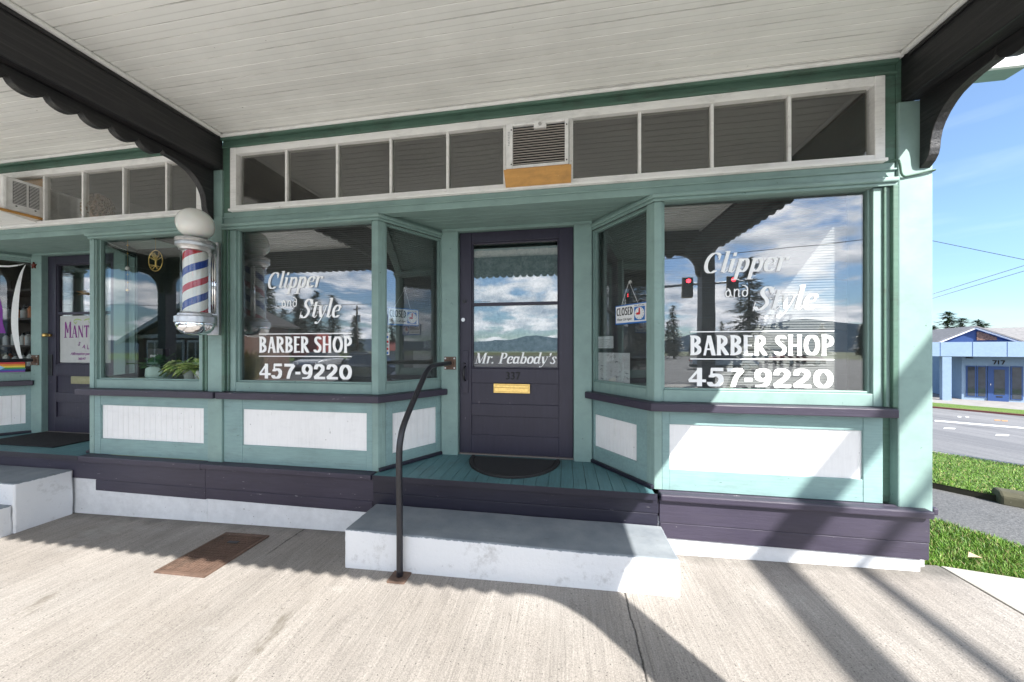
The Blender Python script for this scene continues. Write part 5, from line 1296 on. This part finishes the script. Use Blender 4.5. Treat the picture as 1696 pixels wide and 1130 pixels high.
# ================================================================ VEHICLES AND HOUSES SEEN IN REFLECTION
CARGL=plain('dark_car_glass',(.02,.025,.03),.05,0,3,.1,0,.9); TYRE=plain('tyre_rubber',(.015,.015,.015),.8); RIM=plain('alloy_rim',(.45,.45,.46),.3,.8)
def car(label,col,loc,rz,pick=False,cat='car'):
    t=thing('parked_car' if not pick else 'pickup_truck',label,cat,(0,0,0),'cars around the crossing')
    cm,nt,b=nmat('car_paint'); b.inputs['Base Color'].default_value=(*col,1); b.inputs['Roughness'].default_value=.25; b.inputs['Coat Weight'].default_value=.8; b.inputs['Metallic'].default_value=.3
    L_,Wd=(5.3,1.9) if pick else (4.5,1.78)
    if pick: body=[(-2.65,.55),(-2.62,1.08),(1.0,1.10),(2.45,1.02),(2.62,.85),(2.65,.5)]; cab=[(-.75,1.09),(-.62,1.78),(.75,1.80),(1.35,1.11)]
    else: body=[(-2.25,.45),(-2.22,.88),(-1.5,.98),(1.1,.96),(2.05,.82),(2.23,.62),(2.25,.4)]; cab=[(-1.75,.96),(-1.05,1.42),(.35,1.44),(1.15,.95)]
    m=MB(); m.prism(body[::-1]+[(-L_/2+.1,.28)][:0],-Wd/2,Wd/2,'y'); m.build('body',cm,t,bevel=.07,smooth=True,auto=50)
    m=MB(); 
    A=[m.v((x,-Wd/2+.08+(.16 if 0<i<3 else 0),z)) for i,(x,z) in enumerate(cab)];B=[m.v((x,Wd/2-.08-(.16 if 0<i<3 else 0),z)) for i,(x,z) in enumerate(cab)]
    m.face(A);m.face(B[::-1])
    for i in range(4): m.face([A[i],A[(i+1)%4],B[(i+1)%4],B[i]])
    cb=m.build('cabin',CARGL,t,bevel=.03)
    m=MB(); x0,x1=cab[1][0]-.02,cab[2][0]+.02; z=cab[1][1]+.005; m.box(x0,x1,-Wd/2+.2,Wd/2-.2,z-.02,z+.03); m.build('roof',cm,cb,bevel=.02)
    for x in (-L_*.3,L_*.31):
        for s in (-1,1):
            m=MB(); m.tube([(x,s*(Wd/2-.2),.33),(x,s*(Wd/2+.01),.33)],.335,20); w=m.build('wheel',TYRE,t,bevel=.02)
            m=MB(); m.tube([(x,s*(Wd/2+.011),.33),(x,s*(Wd/2+.02),.33)],.21,16); m.build('rim',RIM,w)
    for s in (-1,1):
        m=MB(); m.box(-L_/2-.012,-L_/2+.06,s*(Wd/2-.28)-.14,s*(Wd/2-.28)+.14,.68,.84); m.build('tail_light',REDI,t)
        m=MB(); m.box(L_/2-.1,L_/2+.01,s*(Wd/2-.3)-.16,s*(Wd/2-.3)+.16,.60,.74); m.build('headlight',PAPER,t)
    m=MB(); m.box(-L_/2-.01,L_/2+.01,-Wd/2+.06,Wd/2-.06,.22,.44); m.build('bumper',BLACKP,t,bevel=.03)
    t.location=loc; t.rotation_euler=(0,0,rz); return t
car('silver car parked by the lawn, reflected in the left shop window',(.45,.46,.48),(-18.1,-17.3,-.74),R(78))
car('dark car with red tail lights, reflected in the left shop window',(.03,.03,.035),(-17.0,-20.3,-.76),R(60))
car('dark grey car nearest the shop, reflected at the right edge of the left window',(.06,.065,.075),(-8.0,-8.6,-.68),R(20))
car('dark blue pickup truck on the street, reflected in the angled pane left of the door',(.02,.035,.07),(21,-.7,-1.35),R(100),True,'pickup truck')
car('white car on the street, reflected in the angled pane left of the door',(.7,.7,.72),(28,-1.6,-1.9),R(80))
car('white car waiting on the crossing road, reflected low in the corner shop window',(.62,.62,.63),(12.5,-24,-.75),R(12))
car('red car parked beyond the crossing, reflected low in the corner shop window',(.30,.02,.02),(24,-34,-.75),R(-5))
tr=thing('box_trailer','red box trailer parked on the lawn, reflected in the left shop window','trailer',(-34.2,-35,-.8))
REDT=paint('faded_red_panel',(.45,.06,.05),.5,(5,5,5),.15)
m=MB(); m.box(-36.1,-32.3,-36.2,-34,-.05,2.9); m.build('box',REDT,tr,bevel=.03)
for x in (-35.2,-34.4):
    m=MB(); m.tube([(x,-34.3,-.45),(x,-33.98,-.45)],.4,16); m.build('wheel',TYRE,tr)
m=MB(); m.tube([(-32.3,-35,-.2),(-31,-35,-.25)],.06,8); m.build('drawbar',STEELB,tr)
pg=thing('ornamental_grass','tall tan ornamental grass clump, reflected at the left edge of the left shop window','plant',(-15,-8.7,-.75))
random.seed(12); m=MB()
for i in range(900):
    a=random.uniform(0,6.28); r=random.uniform(0,.25); l=random.uniform(.9,1.9); sp_=random.uniform(.1,.7)
    b0=Vector((-15+r*math.cos(a),-8.7+r*math.sin(a),-.75)); t0=b0+Vector((math.cos(a)*sp_*l*.5,math.sin(a)*sp_*l*.5,l*.8)); t1=b0+Vector((math.cos(a)*sp_*l,math.sin(a)*sp_*l,l*(1-.3*sp_)))
    s=Vector((-math.sin(a),math.cos(a),0))*.012; v=[m.v(x) for x in (b0-s,b0+s,t0+s,t0-s,t1)]; m.face(v[:4]); m.face([v[3],v[2],v[4]])
m.build('blades',leafmat('dry_tan_grass',(.18,.17,.06),(.42,.36,.17),3),pg,recalc=False)
hs=thing('shingle_house','brown shingled house with white gable and window frames, reflected in the salon window','house',(-18,-9.5,-.8))
m=MB(); m.box(-20.2,-15.0,-11,-7.8,-.8,1.62); m.prism([(-20.2,1.621),(-17.0,2.95),(-15,2.1),(-15,1.621)],-11,-7.82,'y'); m.build('wall',SHNG,hs)
m=MB(); m.strip_prism([(-20.9,1.36),(-17.0,3.22),(-14.7,2.2)],[(-20.9,1.28),(-17.0,3.1),(-14.7,2.09)],-11.4,-7.46,'y'); m.build('roof',plain('dark_roof_shingle',(.05,.045,.045),.9,0,9,.4,.5),hs)
m=MB(); m.strip_prism([(-20.9,1.35),(-17.0,3.20),(-14.7,2.18)],[(-20.9,1.16),(-17.0,2.98),(-14.7,1.97)],-7.455,-7.38,'y'); m.build('rake_board',WHITE,hs)
m=MB(); m.box(-20.2,-15.0,-7.79,-7.68,1.48,1.66); m.build('lintel_board',WHITE,hs)
for i in range(4):
    x=-19.6+i*1.15; m=MB(); m.box(x,x+.95,-7.79,-7.72,.25,1.38); w_=m.build('window',WHITE,hs); m=MB(); m.box(x+.08,x+.43,-7.715,-7.71,.35,1.28);m.box(x+.52,x+.87,-7.715,-7.71,.35,1.28); m.build('pane',GL7,w_)
h2=thing('red_roofed_house','low red roofed house across the street, reflected in the angled pane left of the door','house',(58,-6,-2.2))
m=MB(); m.box(54,62,-12,-1,-2.4,.6); m.build('wall',plain('grey_clapboard',(.3,.33,.34),.8),h2)
m=MB(); m.prism([(53.5,.61),(58,2.6),(62.5,.61)],-12.5,-.5,'y'); m.build('roof',plain('red_roof_tiles',(.25,.05,.04),.85,0,8,.3,.4),h2)
h3=thing('beige_house','low beige house beyond the lawn, reflected at the left edge of the left shop window','house',(-62,-50,-1))
m=MB(); m.box(-72,-60,-52,-44,-1.2,1.6); m.build('wall',plain('beige_siding',(.45,.36,.30),.8),h3)
m=MB(); m.prism([(-52.5,1.61),(-48,3.2),(-43.5,1.61)],-72.5,-59.5,'x'); m.build('roof',GABLE,h3)
h4=thing('white_house','low pale house below the mountain, reflected in the corner shop window','house',(40,-75,-1))
m=MB(); m.box(33,47,-80,-72,-1.6,2.0); m.build('wall',plain('pale_siding',(.55,.55,.53),.8),h4)
m=MB(); m.prism([(-81,2.01),(-76,4.4),(-71,2.01)],32.5,47.5,'x'); m.build('roof',GABLE,h4)
# mountains
random.seed(20); HILLM,nt,b=nmat('forested_mountain'); n=noise(nt,.02,7,None,.65); n2=noise(nt,.15,5,None,.7)
lk(nt,mixc(nt,.4,ramp(nt,n,[(.35,(.045,.075,.11)),(.65,(.075,.11,.15))]),mixc(nt,1,(.09,.12,.15),ramp(nt,n2,[(.3,.4),(.7,1.3)]),'MULTIPLY')),b.inputs['Base Color']); b.inputs['Roughness'].default_value=1; b.inputs['Specular IOR Level'].default_value=0
m=MB(); rows=[]; 
for i in range(97):
    a=R(188+i*172/96); hh=17+24*math.exp(-((i-66)/9)**2)+6*math.sin(i*.33)+4*math.sin(i*.9+1)+3*random.random()
    c_,s_=math.cos(a),math.sin(a); rows.append([m.v((c_*d,s_*d,z)) for d,z in ((430,-3),(560,hh*.45+random.uniform(-3,3)),(680,hh*.85+random.uniform(-3,3)),(740,hh),(860,-3))])
for a,b_ in zip(rows,rows[1:]):
    for j in range(4): m.face([a[j],a[j+1],b_[j+1],b_[j]])
o=m.build('hills',HILLM,smooth=True); o['kind']='structure'
# ================================================================ LIGHT, SKY, CAMERA
L=Vector((-.69,.90,-1)).normalized(); sund=-L
elev=math.asin(sund.z)
sl=bpy.data.lights.new('sun','SUN'); sl.energy=5.0; sl.angle=R(.42); sl.color=(1,.965,.91)
so=bpy.data.objects.new('sun',sl); COL.objects.link(so); so.rotation_euler=L.to_track_quat('-Z','Y').to_euler(); so.location=(10,-15,20)
w=bpy.data.worlds.new('World'); C.world=w; w.use_nodes=True; nt=w.node_tree; bg=nt.nodes['Background']
sk=N(nt,'TexSky',sky_type='NISHITA'); sk.sun_disc=False; sk.sun_elevation=elev; sk.sun_rotation=math.atan2(sund.x,sund.y); sk.air_density=1.0; sk.dust_density=.1; sk.ozone_density=2.0
tc=N(nt,'TexCoord'); sx=N(nt,'SeparateXYZ'); lk(nt,tc.outputs['Generated'],sx.inputs[0])
zz=mth(nt,'ADD',mth(nt,'MAXIMUM',sx.outputs[2],0.0),.22)
cv=N(nt,'CombineXYZ'); lk(nt,mth(nt,'DIVIDE',sx.outputs[0],zz),cv.inputs[0]); lk(nt,mth(nt,'DIVIDE',sx.outputs[1],zz),cv.inputs[1]); lk(nt,mth(nt,'MULTIPLY',sx.outputs[2],.6),cv.inputs[2])
c1=N(nt,'TexNoise'); c1.inputs['Scale'].default_value=2.0; c1.inputs['Detail'].default_value=9; c1.inputs['Roughness'].default_value=.58; c1.inputs['Distortion'].default_value=.25; lk(nt,cv.outputs[0],c1.inputs['Vector'])
c2=N(nt,'TexNoise'); c2.inputs['Scale'].default_value=4.2; c2.inputs['Detail'].default_value=7; lk(nt,cv.outputs[0],c2.inputs['Vector'])
mp=N(nt,'MapRange'); mp.inputs[1].default_value=.05; mp.inputs[2].default_value=-.35; lk(nt,sx.outputs[1],mp.inputs[0])
cover=ramp(nt,c1.outputs['Fac'],[(.43,0.),(.52,1.)])
cl=mth(nt,'MULTIPLY',cover,mp.outputs[0])
# thin wisps in the clear part of the sky
wv=N(nt,'Mapping'); wv.inputs['Scale'].default_value=(1.2,1.2,9); lk(nt,tc.outputs['Generated'],wv.inputs[0])
wn=N(nt,'TexNoise'); wn.inputs['Scale'].default_value=2.4; wn.inputs['Detail'].default_value=6; lk(nt,wv.outputs[0],wn.inputs['Vector'])
cl=mth(nt,'MAXIMUM',cl,mth(nt,'MULTIPLY',ramp(nt,wn.outputs['Fac'],[(.52,0.),(.8,1.)]),.07))
CLOUD=1.0
shade=ramp(nt,c2.outputs['Fac'],[(.34,(4.6,5.4,6.6)),(.60,(12,12,12.4))])
zr=ramp(nt,sx.outputs[2],[(0.,(.50,.62,.74)),(.22,(.82,.90,1.)),(.5,(1.,1.,1.))])
col=mixc(nt,cl,mixc(nt,1,sk.outputs[0],zr,'MULTIPLY'),shade)
lk(nt,col,bg.inputs['Color']); bg.inputs['Strength'].default_value=.11
cam=bpy.data.cameras.new('camera'); cam.sensor_width=36; cam.lens=550/1696*36; cam.shift_y=12/1696; cam.clip_start=.02; cam.clip_end=3000
co=bpy.data.objects.new('camera',cam); COL.objects.link(co); co.location=(0,0,1.005); co.rotation_euler=(R(90),0,math.atan(88/550)); C.camera=co
vs=C.view_settings; vs.view_transform='Standard'; vs.look='None'; vs.exposure=1.3; vs.gamma=1; vs.use_curve_mapping=False
cy=C.cycles; cy.max_bounces=10; cy.diffuse_bounces=5; cy.glossy_bounces=5; cy.transparent_max_bounces=24; cy.transmission_bounces=6; cy.caustics_reflective=False; cy.caustics_refractive=False; cy.sample_clamp_indirect=6
cy.use_denoising=True
